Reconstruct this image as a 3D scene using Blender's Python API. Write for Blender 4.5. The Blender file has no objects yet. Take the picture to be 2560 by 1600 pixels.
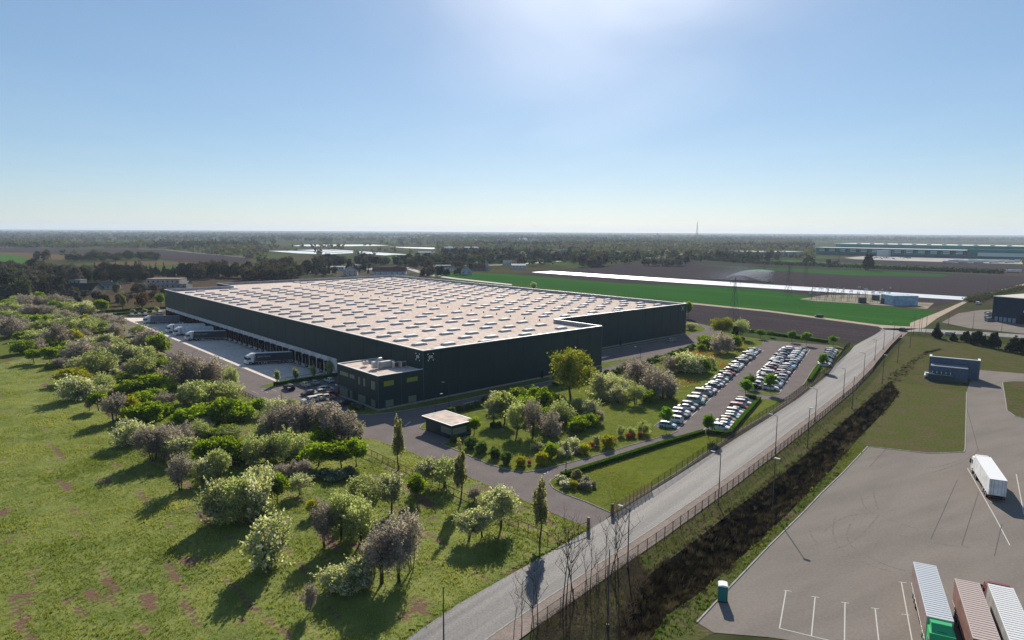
import bpy, bmesh, math, random
import numpy as np
from mathutils import Vector, Matrix, noise
from mathutils.geometry import tessellate_polygon

sc = bpy.context.scene
COL = sc.collection
random.seed(7)
RNG = np.random.default_rng(7)

# ------------------------------------------------------------------ camera
HC = 46.0; FPX = 1657.0; PITCH = math.radians(7.601); ROLL = math.radians(0.333)
cam_d = bpy.data.cameras.new('camera'); cam = bpy.data.objects.new('camera', cam_d); COL.objects.link(cam)
_F = Vector((0, math.cos(PITCH), -math.sin(PITCH))); _U0 = Vector((0, math.sin(PITCH), math.cos(PITCH))); _R0 = Vector((1, 0, 0))
_R = _R0*math.cos(ROLL) + _U0*math.sin(ROLL); _U = -_R0*math.sin(ROLL) + _U0*math.cos(ROLL)
cam.matrix_world = Matrix(((_R.x, _U.x, -_F.x, 0), (_R.y, _U.y, -_F.y, 0), (_R.z, _U.z, -_F.z, HC), (0, 0, 0, 1)))
cam_d.sensor_width = 36; cam_d.lens = 36*FPX/2560; cam_d.clip_start = .5; cam_d.clip_end = 120000
sc.camera = cam
sc.render.resolution_x = 1024; sc.render.resolution_y = 640

# ------------------------------------------------------------------ sky and sun
SUN_EL = math.radians(29.4); SUN_AZ = math.radians(6.0)      # azimuth right of +Y
CIRRUS_OFF = (2.2,.9,0); CIRRUS_FWD = 36.; CIRRUS_BASE = .35
world = bpy.data.worlds.new('World'); sc.world = world; world.use_nodes = True
wn = world.node_tree.nodes; wl = world.node_tree.links; wn.clear()
sky = wn.new('ShaderNodeTexSky'); sky.sky_type = 'NISHITA'; sky.sun_disc = False
sky.sun_elevation = SUN_EL; sky.sun_rotation = SUN_AZ
sky.altitude = 0; sky.air_density = .9; sky.dust_density = 0.15; sky.ozone_density = 6.0
bg = wn.new('ShaderNodeBackground'); bg.inputs['Strength'].default_value = .118
wo = wn.new('ShaderNodeOutputWorld')
# thin high cirrus, brightest where it scatters the sun forward
tc = wn.new('ShaderNodeTexCoord'); sepw = wn.new('ShaderNodeSeparateXYZ'); wl.new(tc.outputs['Generated'], sepw.inputs[0])
zc = wn.new('ShaderNodeMath'); zc.operation = 'MAXIMUM'; zc.inputs[1].default_value = .04; wl.new(sepw.outputs[2], zc.inputs[0])
dvx = wn.new('ShaderNodeMath'); dvx.operation = 'DIVIDE'; wl.new(sepw.outputs[0], dvx.inputs[0]); wl.new(zc.outputs[0], dvx.inputs[1])
dvy = wn.new('ShaderNodeMath'); dvy.operation = 'DIVIDE'; wl.new(sepw.outputs[1], dvy.inputs[0]); wl.new(zc.outputs[0], dvy.inputs[1])
cmb = wn.new('ShaderNodeCombineXYZ'); wl.new(dvx.outputs[0], cmb.inputs[0]); wl.new(dvy.outputs[0], cmb.inputs[1])
cmap = wn.new('ShaderNodeMapping'); cmap.inputs['Location'].default_value = CIRRUS_OFF; cmap.inputs['Rotation'].default_value = (0,0,.5); cmap.inputs['Scale'].default_value = (.9,.38,1); wl.new(cmb.outputs[0], cmap.inputs[0])
cn = wn.new('ShaderNodeTexNoise'); cn.inputs['Scale'].default_value = .9; cn.inputs['Detail'].default_value = 3; cn.inputs['Roughness'].default_value = .42; cn.inputs['Distortion'].default_value = .6; wl.new(cmap.outputs[0], cn.inputs['Vector'])
cr_ = wn.new('ShaderNodeMapRange'); cr_.inputs[1].default_value = .2; cr_.inputs[2].default_value = .92; wl.new(cn.outputs[0], cr_.inputs[0])
sdv = wn.new('ShaderNodeVectorMath'); sdv.operation = 'DOT_PRODUCT'; wl.new(tc.outputs['Generated'], sdv.inputs[0]); sdv.inputs[1].default_value = (math.sin(SUN_AZ)*math.cos(SUN_EL), math.cos(SUN_AZ)*math.cos(SUN_EL), math.sin(SUN_EL))
sm = wn.new('ShaderNodeMath'); sm.operation = 'MAXIMUM'; sm.inputs[1].default_value = 0; wl.new(sdv.outputs['Value'], sm.inputs[0])
pw = wn.new('ShaderNodeMath'); pw.operation = 'POWER'; pw.inputs[1].default_value = 52; wl.new(sm.outputs[0], pw.inputs[0])
ph = wn.new('ShaderNodeMath'); ph.operation = 'MULTIPLY_ADD'; ph.inputs[1].default_value = CIRRUS_FWD; ph.inputs[2].default_value = CIRRUS_BASE; wl.new(pw.outputs[0], ph.inputs[0])
cb = wn.new('ShaderNodeMath'); cb.operation = 'MULTIPLY'; wl.new(ph.outputs[0], cb.inputs[0]); wl.new(cr_.outputs[0], cb.inputs[1])
cv = wn.new('ShaderNodeMix'); cv.data_type = 'RGBA'; cv.blend_type = 'ADD'; cv.inputs[0].default_value = 1; wl.new(sky.outputs[0], cv.inputs[6])
cc_ = wn.new('ShaderNodeVectorMath'); cc_.operation = 'SCALE'; cc_.inputs[0].default_value = (1,.98,.96); wl.new(cb.outputs[0], cc_.inputs['Scale']); wl.new(cc_.outputs[0], cv.inputs[7])
gm_ = wn.new('ShaderNodeGamma'); gm_.inputs[1].default_value = .62; wl.new(cv.outputs[2], gm_.inputs[0]); hs_ = wn.new('ShaderNodeHueSaturation'); hs_.inputs['Saturation'].default_value = 1.14; hs_.inputs['Hue'].default_value = .499; wl.new(gm_.outputs[0], hs_.inputs['Color']); wl.new(hs_.outputs[0], bg.inputs[0]); wl.new(bg.outputs[0], wo.inputs[0])
sun_d = bpy.data.lights.new('sun', 'SUN'); sun = bpy.data.objects.new('sun', sun_d); COL.objects.link(sun)
sun_d.energy = 4.5; sun_d.angle = math.radians(.53); sun_d.color = (1, .92, .80)
sd = Vector((math.sin(SUN_AZ)*math.cos(SUN_EL), math.cos(SUN_AZ)*math.cos(SUN_EL), math.sin(SUN_EL)))
sun.rotation_euler = sd.to_track_quat('Z', 'Y').to_euler()
vs = sc.view_settings; vs.view_transform = 'Standard'; vs.look = 'None'; vs.exposure = 0.82; vs.gamma = 1; vs.use_curve_mapping = False
sc.render.engine = 'CYCLES'; cy = sc.cycles
cy.use_denoising = True; cy.max_bounces = 6; cy.diffuse_bounces = 3; cy.transmission_bounces = 3; cy.transparent_max_bounces = 6; cy.volume_bounces = 0
HAZE = 6.5e-5
cy.caustics_reflective = False; cy.caustics_refractive = False

# ------------------------------------------------------------------ measured layout helpers (ground points read off the photograph)
def at(px, py, z=0.0):
    d = _F + _R*((px-1280)/FPX) - _U*((py-800)/FPX)
    t = (z-HC)/d.z
    return Vector((d.x*t, d.y*t, z))
_OR = dict(A=(0,900),B=(640,880),C=(1280,880),D=(1920,880),E=(0,1200),F=(640,1200),G=(1280,1200),H=(1920,1200),T1=(0,540),T2=(640,540),T3=(1280,540),T4=(1920,540))
def q(k, x, y, z=0.0):
    o = _OR[k]; return at(o[0]+x/3.78, o[1]+y/3.78, z)
def metres(px3, p):                      # size in metres of px3 (3.78x) pixels at a point
    d = Vector((p.x, p.y, p.z-HC)).dot(_F); return px3/3.78*d/FPX
def screen(p):
    d = Vector((p.x, p.y, p.z-HC)); w = d.dot(_F); return 1280+FPX*d.dot(_R)/w, 800-FPX*d.dot(_U)/w
TH = math.radians(42.23); UX, UY = math.cos(TH), math.sin(TH); CX, CY = -23.85, 175.5
def uv(a, b, z=0.0): return Vector((CX+a*UX-b*UY, CY+a*UY+b*UX, z))
def pts(k, *l): return [q(k, *p) for p in l]

# ------------------------------------------------------------------ materials
MATS = {}
def mat(name, col, rough=.8, col2=None, scale=.5, detail=4, lo=.35, hi=.65, bump=0, bscale=20, metal=0, spec=.0, stretch=None, col3=None, scale3=.05, lo3=.45, hi3=.6, rot=0, coord='world', fine=0, fa=.28):
    if name in MATS: return MATS[name]
    m = bpy.data.materials.new(name); m.use_nodes = True; MATS[name] = m
    nt = m.node_tree; n = nt.nodes; l = nt.links; b = n['Principled BSDF']
    b.inputs['Roughness'].default_value = rough; b.inputs['Metallic'].default_value = metal; b.inputs['Specular IOR Level'].default_value = spec
    c1 = (*col, 1); b.inputs['Base Color'].default_value = c1
    if coord == 'world':
        g = n.new('ShaderNodeNewGeometry'); src = g.outputs['Position']
    else:
        g = n.new('ShaderNodeTexCoord'); src = g.outputs['Object']
    mp = n.new('ShaderNodeMapping'); l.new(src, mp.inputs[0]); mp.inputs['Rotation'].default_value = (0, 0, rot)
    if stretch:
        mp2 = n.new('ShaderNodeMapping'); mp2.inputs['Scale'].default_value = stretch; l.new(mp.outputs[0], mp2.inputs[0]); mp = mp2
    out = None
    def layer(prev, colb, s, lo_, hi_, det):
        t = n.new('ShaderNodeTexNoise'); t.inputs['Scale'].default_value = s; t.inputs['Detail'].default_value = det; l.new(mp.outputs[0], t.inputs['Vector'])
        r = n.new('ShaderNodeMapRange'); r.inputs[1].default_value = lo_; r.inputs[2].default_value = hi_; l.new(t.outputs[0], r.inputs[0])
        mx = n.new('ShaderNodeMix'); mx.data_type = 'RGBA'; l.new(r.outputs[0], mx.inputs[0])
        if prev is None: mx.inputs[6].default_value = c1
        else: l.new(prev, mx.inputs[6])
        mx.inputs[7].default_value = (*colb, 1); return mx.outputs[2]
    if col2: out = layer(out, col2, scale, lo, hi, detail)
    if col3: out = layer(out, col3, scale3, lo3, hi3, 5)
    if fine:
        t = n.new('ShaderNodeTexNoise'); t.inputs['Scale'].default_value = fine; t.inputs['Detail'].default_value = 3; l.new(src, t.inputs['Vector'])
        r = n.new('ShaderNodeMapRange'); r.inputs[1].default_value = .25; r.inputs[2].default_value = .75; r.inputs[3].default_value = 1-fa; r.inputs[4].default_value = 1+fa; l.new(t.outputs[0], r.inputs[0])
        hs = n.new('ShaderNodeHueSaturation'); l.new(r.outputs[0], hs.inputs['Value'])
        if out is None: hs.inputs['Color'].default_value = c1
        else: l.new(out, hs.inputs['Color'])
        out = hs.outputs[0]
    if out is not None: l.new(out, b.inputs['Base Color'])
    if bump:
        t = n.new('ShaderNodeTexNoise'); t.inputs['Scale'].default_value = bscale; t.inputs['Detail'].default_value = 4; l.new(mp.outputs[0], t.inputs['Vector'])
        bp = n.new('ShaderNodeBump'); bp.inputs['Strength'].default_value = bump; bp.inputs['Distance'].default_value = .2; l.new(t.outputs[0], bp.inputs['Height']); l.new(bp.outputs[0], b.inputs['Normal'])
    return m
def leaf_mat(name, col, col2, trans=.45, gain=1.0, tr=(1.25,1.25,.75)):
    if name in MATS: return MATS[name]
    m = bpy.data.materials.new(name); m.use_nodes = True; MATS[name] = m
    nt = m.node_tree; n = nt.nodes; l = nt.links; n.clear()
    o = n.new('ShaderNodeOutputMaterial'); d = n.new('ShaderNodeBsdfDiffuse'); t = n.new('ShaderNodeBsdfTranslucent'); mx = n.new('ShaderNodeMixShader'); mx.inputs[0].default_value = trans
    a = n.new('ShaderNodeAttribute'); a.attribute_name = 'tint'
    oi = n.new('ShaderNodeObjectInfo')
    c = n.new('ShaderNodeMix'); c.data_type = 'RGBA'; c.inputs[6].default_value = (*col, 1); c.inputs[7].default_value = (*col2, 1); l.new(a.outputs['Fac'], c.inputs[0])
    r = n.new('ShaderNodeMapRange'); r.inputs[3].default_value = .8; r.inputs[4].default_value = 1.2; l.new(oi.outputs['Random'], r.inputs[0])
    h = n.new('ShaderNodeHueSaturation'); l.new(c.outputs[2], h.inputs['Color']); l.new(r.outputs[0], h.inputs['Value'])
    l.new(h.outputs[0], d.inputs[0])
    tc = n.new('ShaderNodeMix'); tc.data_type = 'RGBA'; tc.blend_type = 'MULTIPLY'; tc.inputs[0].default_value = 1; tc.inputs[7].default_value = (tr[0]*gain, tr[1]*gain, tr[2]*gain, 1); l.new(h.outputs[0], tc.inputs[6]); l.new(tc.outputs[2], t.inputs[0])
    l.new(d.outputs[0], mx.inputs[1]); l.new(t.outputs[0], mx.inputs[2]); l.new(mx.outputs[0], o.inputs[0])
    return m
def glass_mat(name, col, rough=.08):
    return mat(name, col, rough, spec=.8)

# ------------------------------------------------------------------ object helpers
def link(name, me, parent=None, kind=None, label=None, cat=None, group=None, loc=None, rz=None):
    o = bpy.data.objects.new(name, me); COL.objects.link(o)
    if parent is not None: o.parent = parent
    if kind: o['kind'] = kind
    if label: o['label'] = label
    if cat: o['category'] = cat
    if group: o['group'] = group
    if loc is not None: o.location = loc
    if rz is not None: o.rotation_euler.z = rz
    return o
def thing(name, label, cat, loc=(0,0,0), rz=0, group=None):
    return link(name, None, None, None, label, cat, group, loc, rz)
def sheet(name, poly, z, m, holes=(), kind='structure', parent=None, skirt=0, label=None):
    loops = [[Vector((p[0], p[1], 0)) for p in L] for L in [poly, *holes]]
    tris = tessellate_polygon(loops); flat = [v for L in loops for v in L]
    vs_ = [(v.x, v.y, z) for v in flat]; fs = []
    for t in tris:
        a, b, c = (flat[i] for i in t)
        fs.append(t if (b-a).cross(c-a).z > 0 else t[::-1])
    if skirt:
        nb = len(vs_); n0 = len(poly); vs_ += [(p[0], p[1], z-skirt) for p in poly]
        for i in range(n0):
            j = (i+1) % n0; fs.append((i, j, nb+j, nb+i))
    me = bpy.data.meshes.new(name); me.from_pydata(vs_, [], fs); me.materials.append(m); me.update()
    o = link(name, me, parent, kind)
    if label: o['label'] = label
    return o
class MB:
    """collects shapes into one mesh; s = current material slot"""
    def __init__(s): s.v = []; s.f = []; s.mi = []; s.mats = []; s.cur = 0
    def m(s, material):
        if material not in s.mats: s.mats.append(material)
        s.cur = s.mats.index(material); return s
    def add(s, vs_, fs):
        o = len(s.v); s.v += [tuple(v) for v in vs_]; s.f += [tuple(i+o for i in f) for f in fs]; s.mi += [s.cur]*len(fs); return s
    def box(s, x0, x1, y0, y1, z0, z1):
        vs_ = [(x, y, z) for z in (z0, z1) for x, y in ((x0,y0),(x1,y0),(x1,y1),(x0,y1))]
        return s.add(vs_, [(3,2,1,0),(4,5,6,7),(0,1,5,4),(1,2,6,5),(2,3,7,6),(3,0,4,7)])
    def prism(s, poly, z0, z1):
        n = len(poly); vs_ = [(p[0],p[1],z0) for p in poly]+[(p[0],p[1],z1) for p in poly]
        return s.add(vs_, [tuple(range(n-1,-1,-1)), tuple(range(n,2*n))]+[(i,(i+1)%n,n+(i+1)%n,n+i) for i in range(n)])
    def extrude_y(s, prof, y0, y1):       # profile in x,z swept along y
        n = len(prof); vs_ = [(p[0],y0,p[1]) for p in prof]+[(p[0],y1,p[1]) for p in prof]
        return s.add(vs_, [tuple(range(n)), tuple(range(2*n-1,n-1,-1))]+[(i,n+i,n+(i+1)%n,(i+1)%n) for i in range(n)])
    def bar(s, a, b, r, n=4, r2=None):
        a = Vector(a); b = Vector(b); d = (b-a); r2 = r if r2 is None else r2
        if d.length < 1e-6: return s
        d.normalize(); e = d.orthogonal().normalized(); f = d.cross(e)
        vs_ = [a+(e*math.cos(t)+f*math.sin(t))*r for t in [2*math.pi*i/n+.785 for i in range(n)]]+[b+(e*math.cos(t)+f*math.sin(t))*r2 for t in [2*math.pi*i/n+.785 for i in range(n)]]
        return s.add(vs_, [(i,(i+1)%n,n+(i+1)%n,n+i) for i in range(n)]+[tuple(range(n-1,-1,-1)), tuple(range(n,2*n))])
    def cyl(s, c, axis, r, h, n=12):
        c = Vector(c); ax = Vector(axis).normalized(); return s.bar(c-ax*h/2, c+ax*h/2, r, n)
    def quad(s, *p): return s.add(p, [tuple(range(len(p)))])
    def mesh(s, name, smooth=False):
        me = bpy.data.meshes.new(name); me.from_pydata(s.v, [], s.f)
        for k in s.mats: me.materials.append(k)
        me.polygons.foreach_set('material_index', s.mi)
        if smooth: me.polygons.foreach_set('use_smooth', [True]*len(s.f))
        me.update(); return me
    def obj(s, name, parent=None, smooth=False, **k): return link(name, s.mesh(name, smooth), parent, **k)
def kids(o): return [c for c in COL.objects if c.parent == o]
def copy_tree(src, loc, rz, scale=None, label=None, group=None, ch=None):
    o = src.copy(); COL.objects.link(o); o.location = loc; o.rotation_euler = (0, 0, rz)
    if scale is not None: o.scale = scale
    if label: o['label'] = label
    if group: o['group'] = group
    def rec(s, d):
        for c in CH.get(s.name, ()):
            k = c.copy(); COL.objects.link(k); k.parent = d; rec(c, k)
    rec(src, o); return o
CH = {}
def index_children(*roots):
    for r_ in roots:
        CH[r_.name] = [c for c in bpy.data.objects if c.parent == r_]
        for c in CH[r_.name]: index_children(c)
ORD = ['first','second','third','fourth','fifth','sixth','seventh','eighth','ninth','tenth','eleventh','twelfth','thirteenth','fourteenth','fifteenth','sixteenth','seventeenth','eighteenth','nineteenth','twentieth','twenty-first','twenty-second','twenty-third','twenty-fourth','twenty-fifth','twenty-sixth','twenty-seventh','twenty-eighth','twenty-ninth','thirtieth','thirty-first','thirty-second','thirty-third','thirty-fourth','thirty-fifth','thirty-sixth','thirty-seventh','thirty-eighth','thirty-ninth','fortieth','forty-first','forty-second','forty-third','forty-fourth','forty-fifth','forty-sixth','forty-seventh','forty-eighth','forty-ninth','fiftieth']
# ------------------------------------------------------------------ the setting: land, fields, roads
G_LAND = mat('land', (.045,.055,.022), .95, (.07,.055,.04), .006, lo=.45, hi=.55, col3=(.055,.085,.028), scale3=.003, lo3=.52, hi3=.56, fine=.35)
G_MEADOW = mat('meadow_soil', (.11,.13,.032), .95, (.08,.105,.025), .35, lo=.35, hi=.7, col3=(.125,.065,.042), scale3=.11, lo3=.56, hi3=.66, fine=2.2, stretch=(1,1.0,1), bump=.5, bscale=1.2)
G_LAWN = mat('lawn', (.125,.145,.030), .95, (.085,.11,.023), .5, col3=(.13,.135,.04), scale3=.12, lo3=.5, hi3=.75, fine=3., bump=.4, bscale=3)
G_VERGE = mat('dry_verge_grass', (.07,.075,.026), .95, (.09,.075,.042), .15, lo=.4, hi=.62, col3=(.045,.07,.018), scale3=.45, lo3=.5, hi3=.7, fine=2.5, bump=.4, bscale=2)
G_ASPH = mat('site_asphalt', (.17,.147,.138), .85, (.145,.127,.121), .25, fine=6.)
G_ROAD = mat('road_asphalt', (.19,.18,.172), .75, (.135,.13,.128), .6, lo=.4, hi=.62, stretch=(.03,1,1), rot=-math.radians(50.8), fine=4., spec=.12)
G_WALK = mat('pavement_slabs', (.25,.205,.18), .85, (.20,.17,.15), .5, fine=5.)
G_KERB = mat('kerb_concrete', (.30,.29,.27), .85, fine=3.)
G_CONC = mat('yard_concrete', (.62,.55,.49), .8, (.54,.48,.43), .15, fine=1.5)
G_LOT = mat('lot_concrete', (.205,.182,.162), .85, (.172,.154,.138), .22, lo=.36, hi=.66, stretch=(.25,1.2,1), rot=-.5, fine=3., fa=.12, col3=(.215,.185,.16), scale3=.07, lo3=.52, hi3=.8)
G_BROWN = mat('ploughed_soil', (.055,.046,.049), .95, (.040,.034,.038), .35, stretch=(.06,1,1), rot=math.radians(47), fine=.8, bump=.3, bscale=.8)
G_CROP = mat('green_crop', (.030,.098,.020), .95, (.024,.077,.017), .25, stretch=(.05,1,1), rot=math.radians(48), col3=(.045,.115,.024), scale3=.02, lo3=.5, hi3=.75, fine=.9)
G_CROP2 = mat('pale_green_crop', (.055,.125,.026), .95, (.04,.095,.022), .05, fine=.5)
G_SAND = mat('sandy_track', (.40,.33,.26), .9, (.32,.26,.21), .3, fine=2.)
G_PLASTIC = mat('white_crop_film', (.80,.80,.80), .28, (.68,.68,.69), .4, stretch=(.03,1,1), rot=math.radians(46), spec=.6)
G_STUBBLE = mat('straw_field', (.12,.082,.05), .95, (.09,.066,.044), .08, fine=.5)
PAINT = mat('road_paint', (.50,.49,.46), .7, (.45,.44,.42), 1.5, lo=.4, hi=.75)

YARD_Z = -1.45; YU = -20.3; YV0, YV1 = 48.6, 246.0
yard_hole = [uv(YU, YV0), uv(0, YV0), uv(0, YV1), uv(YU, YV1)]
ditch_L = [Vector((x, y, 0)) for x, y in [(12.3,66.),(12.7,72.2),(15.9,80.3),(18.8,84.4),(22.8,89.1),(29.4,96.5),(37.4,106.),(47.5,117.4),(51.9,122.3),(63.9,136.8),(72.5,147.3),(89.9,168.5),(104,186),(113.5,197),(119.3,203.7)]]
ditch_R = [Vector((x, y, 0)) for x, y in [(15.5,66.),(16.0,70.),(18.9,74.8),(24.1,79.7),(28.9,85.),(31.0,87.4),(37.9,95.),(46.8,105.6),(54.0,114.4),(57.5,118.3),(66.,129),(78,144.5),(100,171.5),(112.5,188),(118.9,203.0)]]
ditch_hole = ditch_L + ditch_R[::-1]
R_ = 50000.
big = [Vector((R_*math.cos(t), R_*math.sin(t), 0)) for t in [2*math.pi*i/48 for i in range(48)]]
sheet('ground', big, 0, G_LAND, holes=[yard_hole, ditch_hole])
# ditch bed
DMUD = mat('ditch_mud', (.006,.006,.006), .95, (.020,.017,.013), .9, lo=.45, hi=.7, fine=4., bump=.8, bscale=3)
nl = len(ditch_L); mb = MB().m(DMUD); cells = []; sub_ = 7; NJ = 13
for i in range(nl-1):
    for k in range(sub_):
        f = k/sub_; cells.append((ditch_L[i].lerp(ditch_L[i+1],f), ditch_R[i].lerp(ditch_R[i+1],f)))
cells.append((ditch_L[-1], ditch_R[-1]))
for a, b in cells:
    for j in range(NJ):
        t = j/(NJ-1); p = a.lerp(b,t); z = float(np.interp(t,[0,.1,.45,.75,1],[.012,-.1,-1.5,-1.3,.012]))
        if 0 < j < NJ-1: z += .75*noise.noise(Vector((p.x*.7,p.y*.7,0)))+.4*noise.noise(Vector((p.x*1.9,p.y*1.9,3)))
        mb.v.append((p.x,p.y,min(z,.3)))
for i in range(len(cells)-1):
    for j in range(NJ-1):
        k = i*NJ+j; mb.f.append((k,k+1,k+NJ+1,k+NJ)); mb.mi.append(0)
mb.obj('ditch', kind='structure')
# meadow on the left
svc_L = [uv(-33.2, v_) for v_ in (262, 200, 140, 96, 60, 33)]
drive_L = [Vector((x, y, 0)) for x, y in [(-54.7,165.4),(-34.0,144.2),(-28.1,140.1),(-22.2,135.3),(-15.,127.),(-8.4,120.5),(-2.1,113.6),(1.3,110.1),(6.,105.1),(9.7,101.1),(12.7,98.3)]]
road_L = [Vector((x, y, 0)) for x, y in [(-40,34),(-12.4,68.9),(-6.6,76.9),(-.1,84.2),(2.4,86.9),(12.7,98.6),(17.,103.8),(29.9,119.2),(48.1,141.5),(64.1,161.),(81.2,182.5),(104.1,213.6),(115.,231.2),(132.7,256.4),(141.5,270.),(149.9,280.6),(166,300.),(176,313)]]
road_R = [Vector((x, y, 0)) for x, y in [(-29,38),(.2,73.3),(6.9,81.),(13.3,88.4),(21.4,97.6),(39.7,119.2),(55.9,139.),(76.6,164.8),(99.3,193.6),(118.,219.),(124,227.8),(149.2,263.5),(169.3,290.9),(184,310.)]]
meadow = [Vector((12.7,98.3,0))]+[p for p in road_L[::-1] if p.y < 98][:]+[Vector((-110,20,0)), Vector((-330,120,0)), Vector((-360,330,0)), Vector((-290,380,0)), Vector((-232,372,0)), uv(-34,276)]+svc_L+drive_L[:-1]
sheet('meadow', meadow, .02, G_MEADOW)
# site asphalt
sheet('service_road', [uv(-33.2,33), uv(YU,33), uv(YU,262), uv(-33.2,262)], .05, G_ASPH)
site = drive_L + [Vector((x,y,0)) for x,y in [(17,104.3),(25,113.8),(32,122.3),(42.4,135.9),(51,147),(65.3,164),(76,177),(90.9,197.3),(107,219.4),(124,245.5),(134,261.8),(134.5,269.5),(121.7,276.8),(110.8,283.3),(104,292),(99,305),(99.5,322),(95,336),(80,345)]]+[uv(0,120),uv(0,YV0),uv(YU,YV0),uv(YU,33),uv(-33.2,33)]
sheet('site_asphalt', site, .046, G_ASPH)
sheet('turning_area', [uv(-33.2,262),uv(60,262),uv(60,300),uv(-50,300),uv(-60,268)], .042, G_ASPH)
# loading yard, sloping down to the docks
mb = MB().m(G_CONC)
nv = 33
for i in range(nv):
    v0 = YV0+(YV1-YV0)*i/nv; v1 = YV0+(YV1-YV0)*(i+1)/nv-.05
    for a0, a1 in ((YU, -13.6), (-13.55, -6.8), (-6.75, 0)):
        zz = lambda a: .05+(YARD_Z-.05)*(a-YU)/(-YU)
        mb.quad(uv(a0,v0,zz(a0)), uv(a1,v0,zz(a1)), uv(a1,v1,zz(a1)), uv(a0,v1,zz(a0)))
mb.m(mat('joint_dark', (.10,.095,.09), .9)).quad(uv(YU,YV0,.035),uv(0,YV0,YARD_Z-.015),uv(0,YV1,YARD_Z-.015),uv(YU,YV1,.035))
mb.obj('loading_yard', kind='structure')
mb = MB().m(G_KERB)
mb.quad(uv(YU,YV0,.02),uv(0,YV0,YARD_Z-.3),uv(0,YV0,.12),uv(YU,YV0,.12)); mb.quad(uv(YU,YV1,.02),uv(0,YV1,YARD_Z-.3),uv(0,YV1,.1),uv(YU,YV1,.1))
mb.obj('yard_retaining_wall', kind='structure')
# kerbs along polylines
def kerb(name, line, w=.16, h=.15, z0=0., m=None, parent=None, closed=False):
    line = [Vector((p[0],p[1],0)) for p in line]
    if closed: line = line+[line[0]]
    mb_ = MB().m(m or G_KERB); L, R2 = [], []
    for i, p in enumerate(line):
        a = line[max(i-1,0)]; b = line[min(i+1,len(line)-1)]
        d = (b-a).normalized(); nn = Vector((-d.y, d.x, 0))*w/2; L.append(p+nn); R2.append(p-nn)
    for i in range(len(line)-1):
        a, b, c, d = L[i], L[i+1], R2[i+1], R2[i]
        v8 = [(p.x,p.y,z0) for p in (d,c,b,a)]+[(p.x,p.y,z0+h) for p in (d,c,b,a)]
        mb_.add(v8, [(4,5,6,7),(0,1,5,4),(2,3,7,6),(3,0,4,7),(1,2,6,5)])
    return mb_.obj(name, parent, kind=None if parent else 'structure')
def lawn(name, poly, z=.12, kb=True, m=None):
    o = sheet(name, poly, z, m or G_LAWN, skirt=.12)
    if kb:
        k = kerb('kerb', poly, parent=o, closed=True, h=.16)
    return o
V2 = lambda *l: [Vector((x,y,0)) for x,y in l]
# row A runs from (39.1,150.8) along direction RD
RD = Vector((.4925,.8703,0)); RN = Vector((.8703,-.4925,0))
rowA0 = Vector((38.6,150.6,0))
gl = V2((38.7,149.9),(36.6,147.4),(28.1,141.1),(20.2,134.6),(12.5,128.7),(6.4,124.4),(3.2,122.8),(.2,123.3),(-4.4,127),(-9.3,132.6),(-13.,137.1),(-15.2,139.4),(-13.2,141.6),(-8.9,145.6),(-15.6,154.9),(-20.6,149.7),(-21.6,151.5),(-21.2,154.5),(-17.5,161),(.1,184.7),(13.7,198.1),(31.4,213.9),(47.2,232.),(65.8,254.2),(79,275.5),(88,291),(94,301),(98.5,305),(103.5,291.5),(109.,283),(104.5,272.5))
gl += [rowA0-RN*5.4+RD*120, rowA0-RN*5.4]
lawn('garden_lawn', gl)
lawn('entrance_lawn', V2((16.6,104.2),(12.9,108.7),(9.2,112.3),(7.6,114.8),(7.1,117.3),(7.5,119),(9.4,120.7),(16.9,126.8),(26.9,135.2),(35.2,142),(44.3,148.9),(47.6,149.2),(61.5,173.),(65.5,180.6),(69.5,180.9),(76.,178.4),(65.3,164.7),(51,147.7),(42.4,136.6),(32,123.),(25,114.5)))
lawn('car_park_island', V2((66.8,190.9),(67.8,188.4),(70.1,186.2),(73.3,185),(76.2,185.6),(77.6,187.4),(77.9,189.2)))
lawn('fence_side_lawn', V2((88.6,197.4),(94.5,207.6),(104.6,225.2),(107.6,227.),(109.9,225.5),(107,220),(90.9,198)))
lawn('car_park_end_lawn', V2((110,232),(128,263),(128.5,268),(133.,268.6),(133.6,262),(124,246.2),(111,227.4)))
front_kerb = V2((-41.5,163.2),(-38.5,162.5),(-35.1,162.8),(-31,164.2),(-27.6,166.4),(-17.5,174.2),(-9.3,181.7),(.1,190.6),(13.4,203.3),(28.3,218.),(37,228.3),(49.,243.3))
lawn('front_lawn', front_kerb + [uv(76.5,4), uv(75.,-.3), uv(-14.3,-.3), uv(-14.3,9.4), uv(-18.3,8.6)])
lawn('recess_lawn', [uv(74.3,18.9)]+V2((42.7,262.6),(67.,284.8),(82.8,300.5),(90.1,308.7),(93.5,316),(94,325),(90,331),(84,334))+[uv(159.8,36),uv(159.8,22.2),uv(74.3,22.2)])
lawn('dock_end_lawn', [uv(YU-1.2,YV0-.15), uv(-.1,YV0-.15), uv(-.1,43.2), uv(YU-4.,43.4), uv(YU-6.4,45.6), uv(YU-6.0,47.)])
sheet('recess_concrete', [uv(74.3,18.5), uv(74.3,6.2), uv(90,9.5)], .09, G_CONC)
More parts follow.
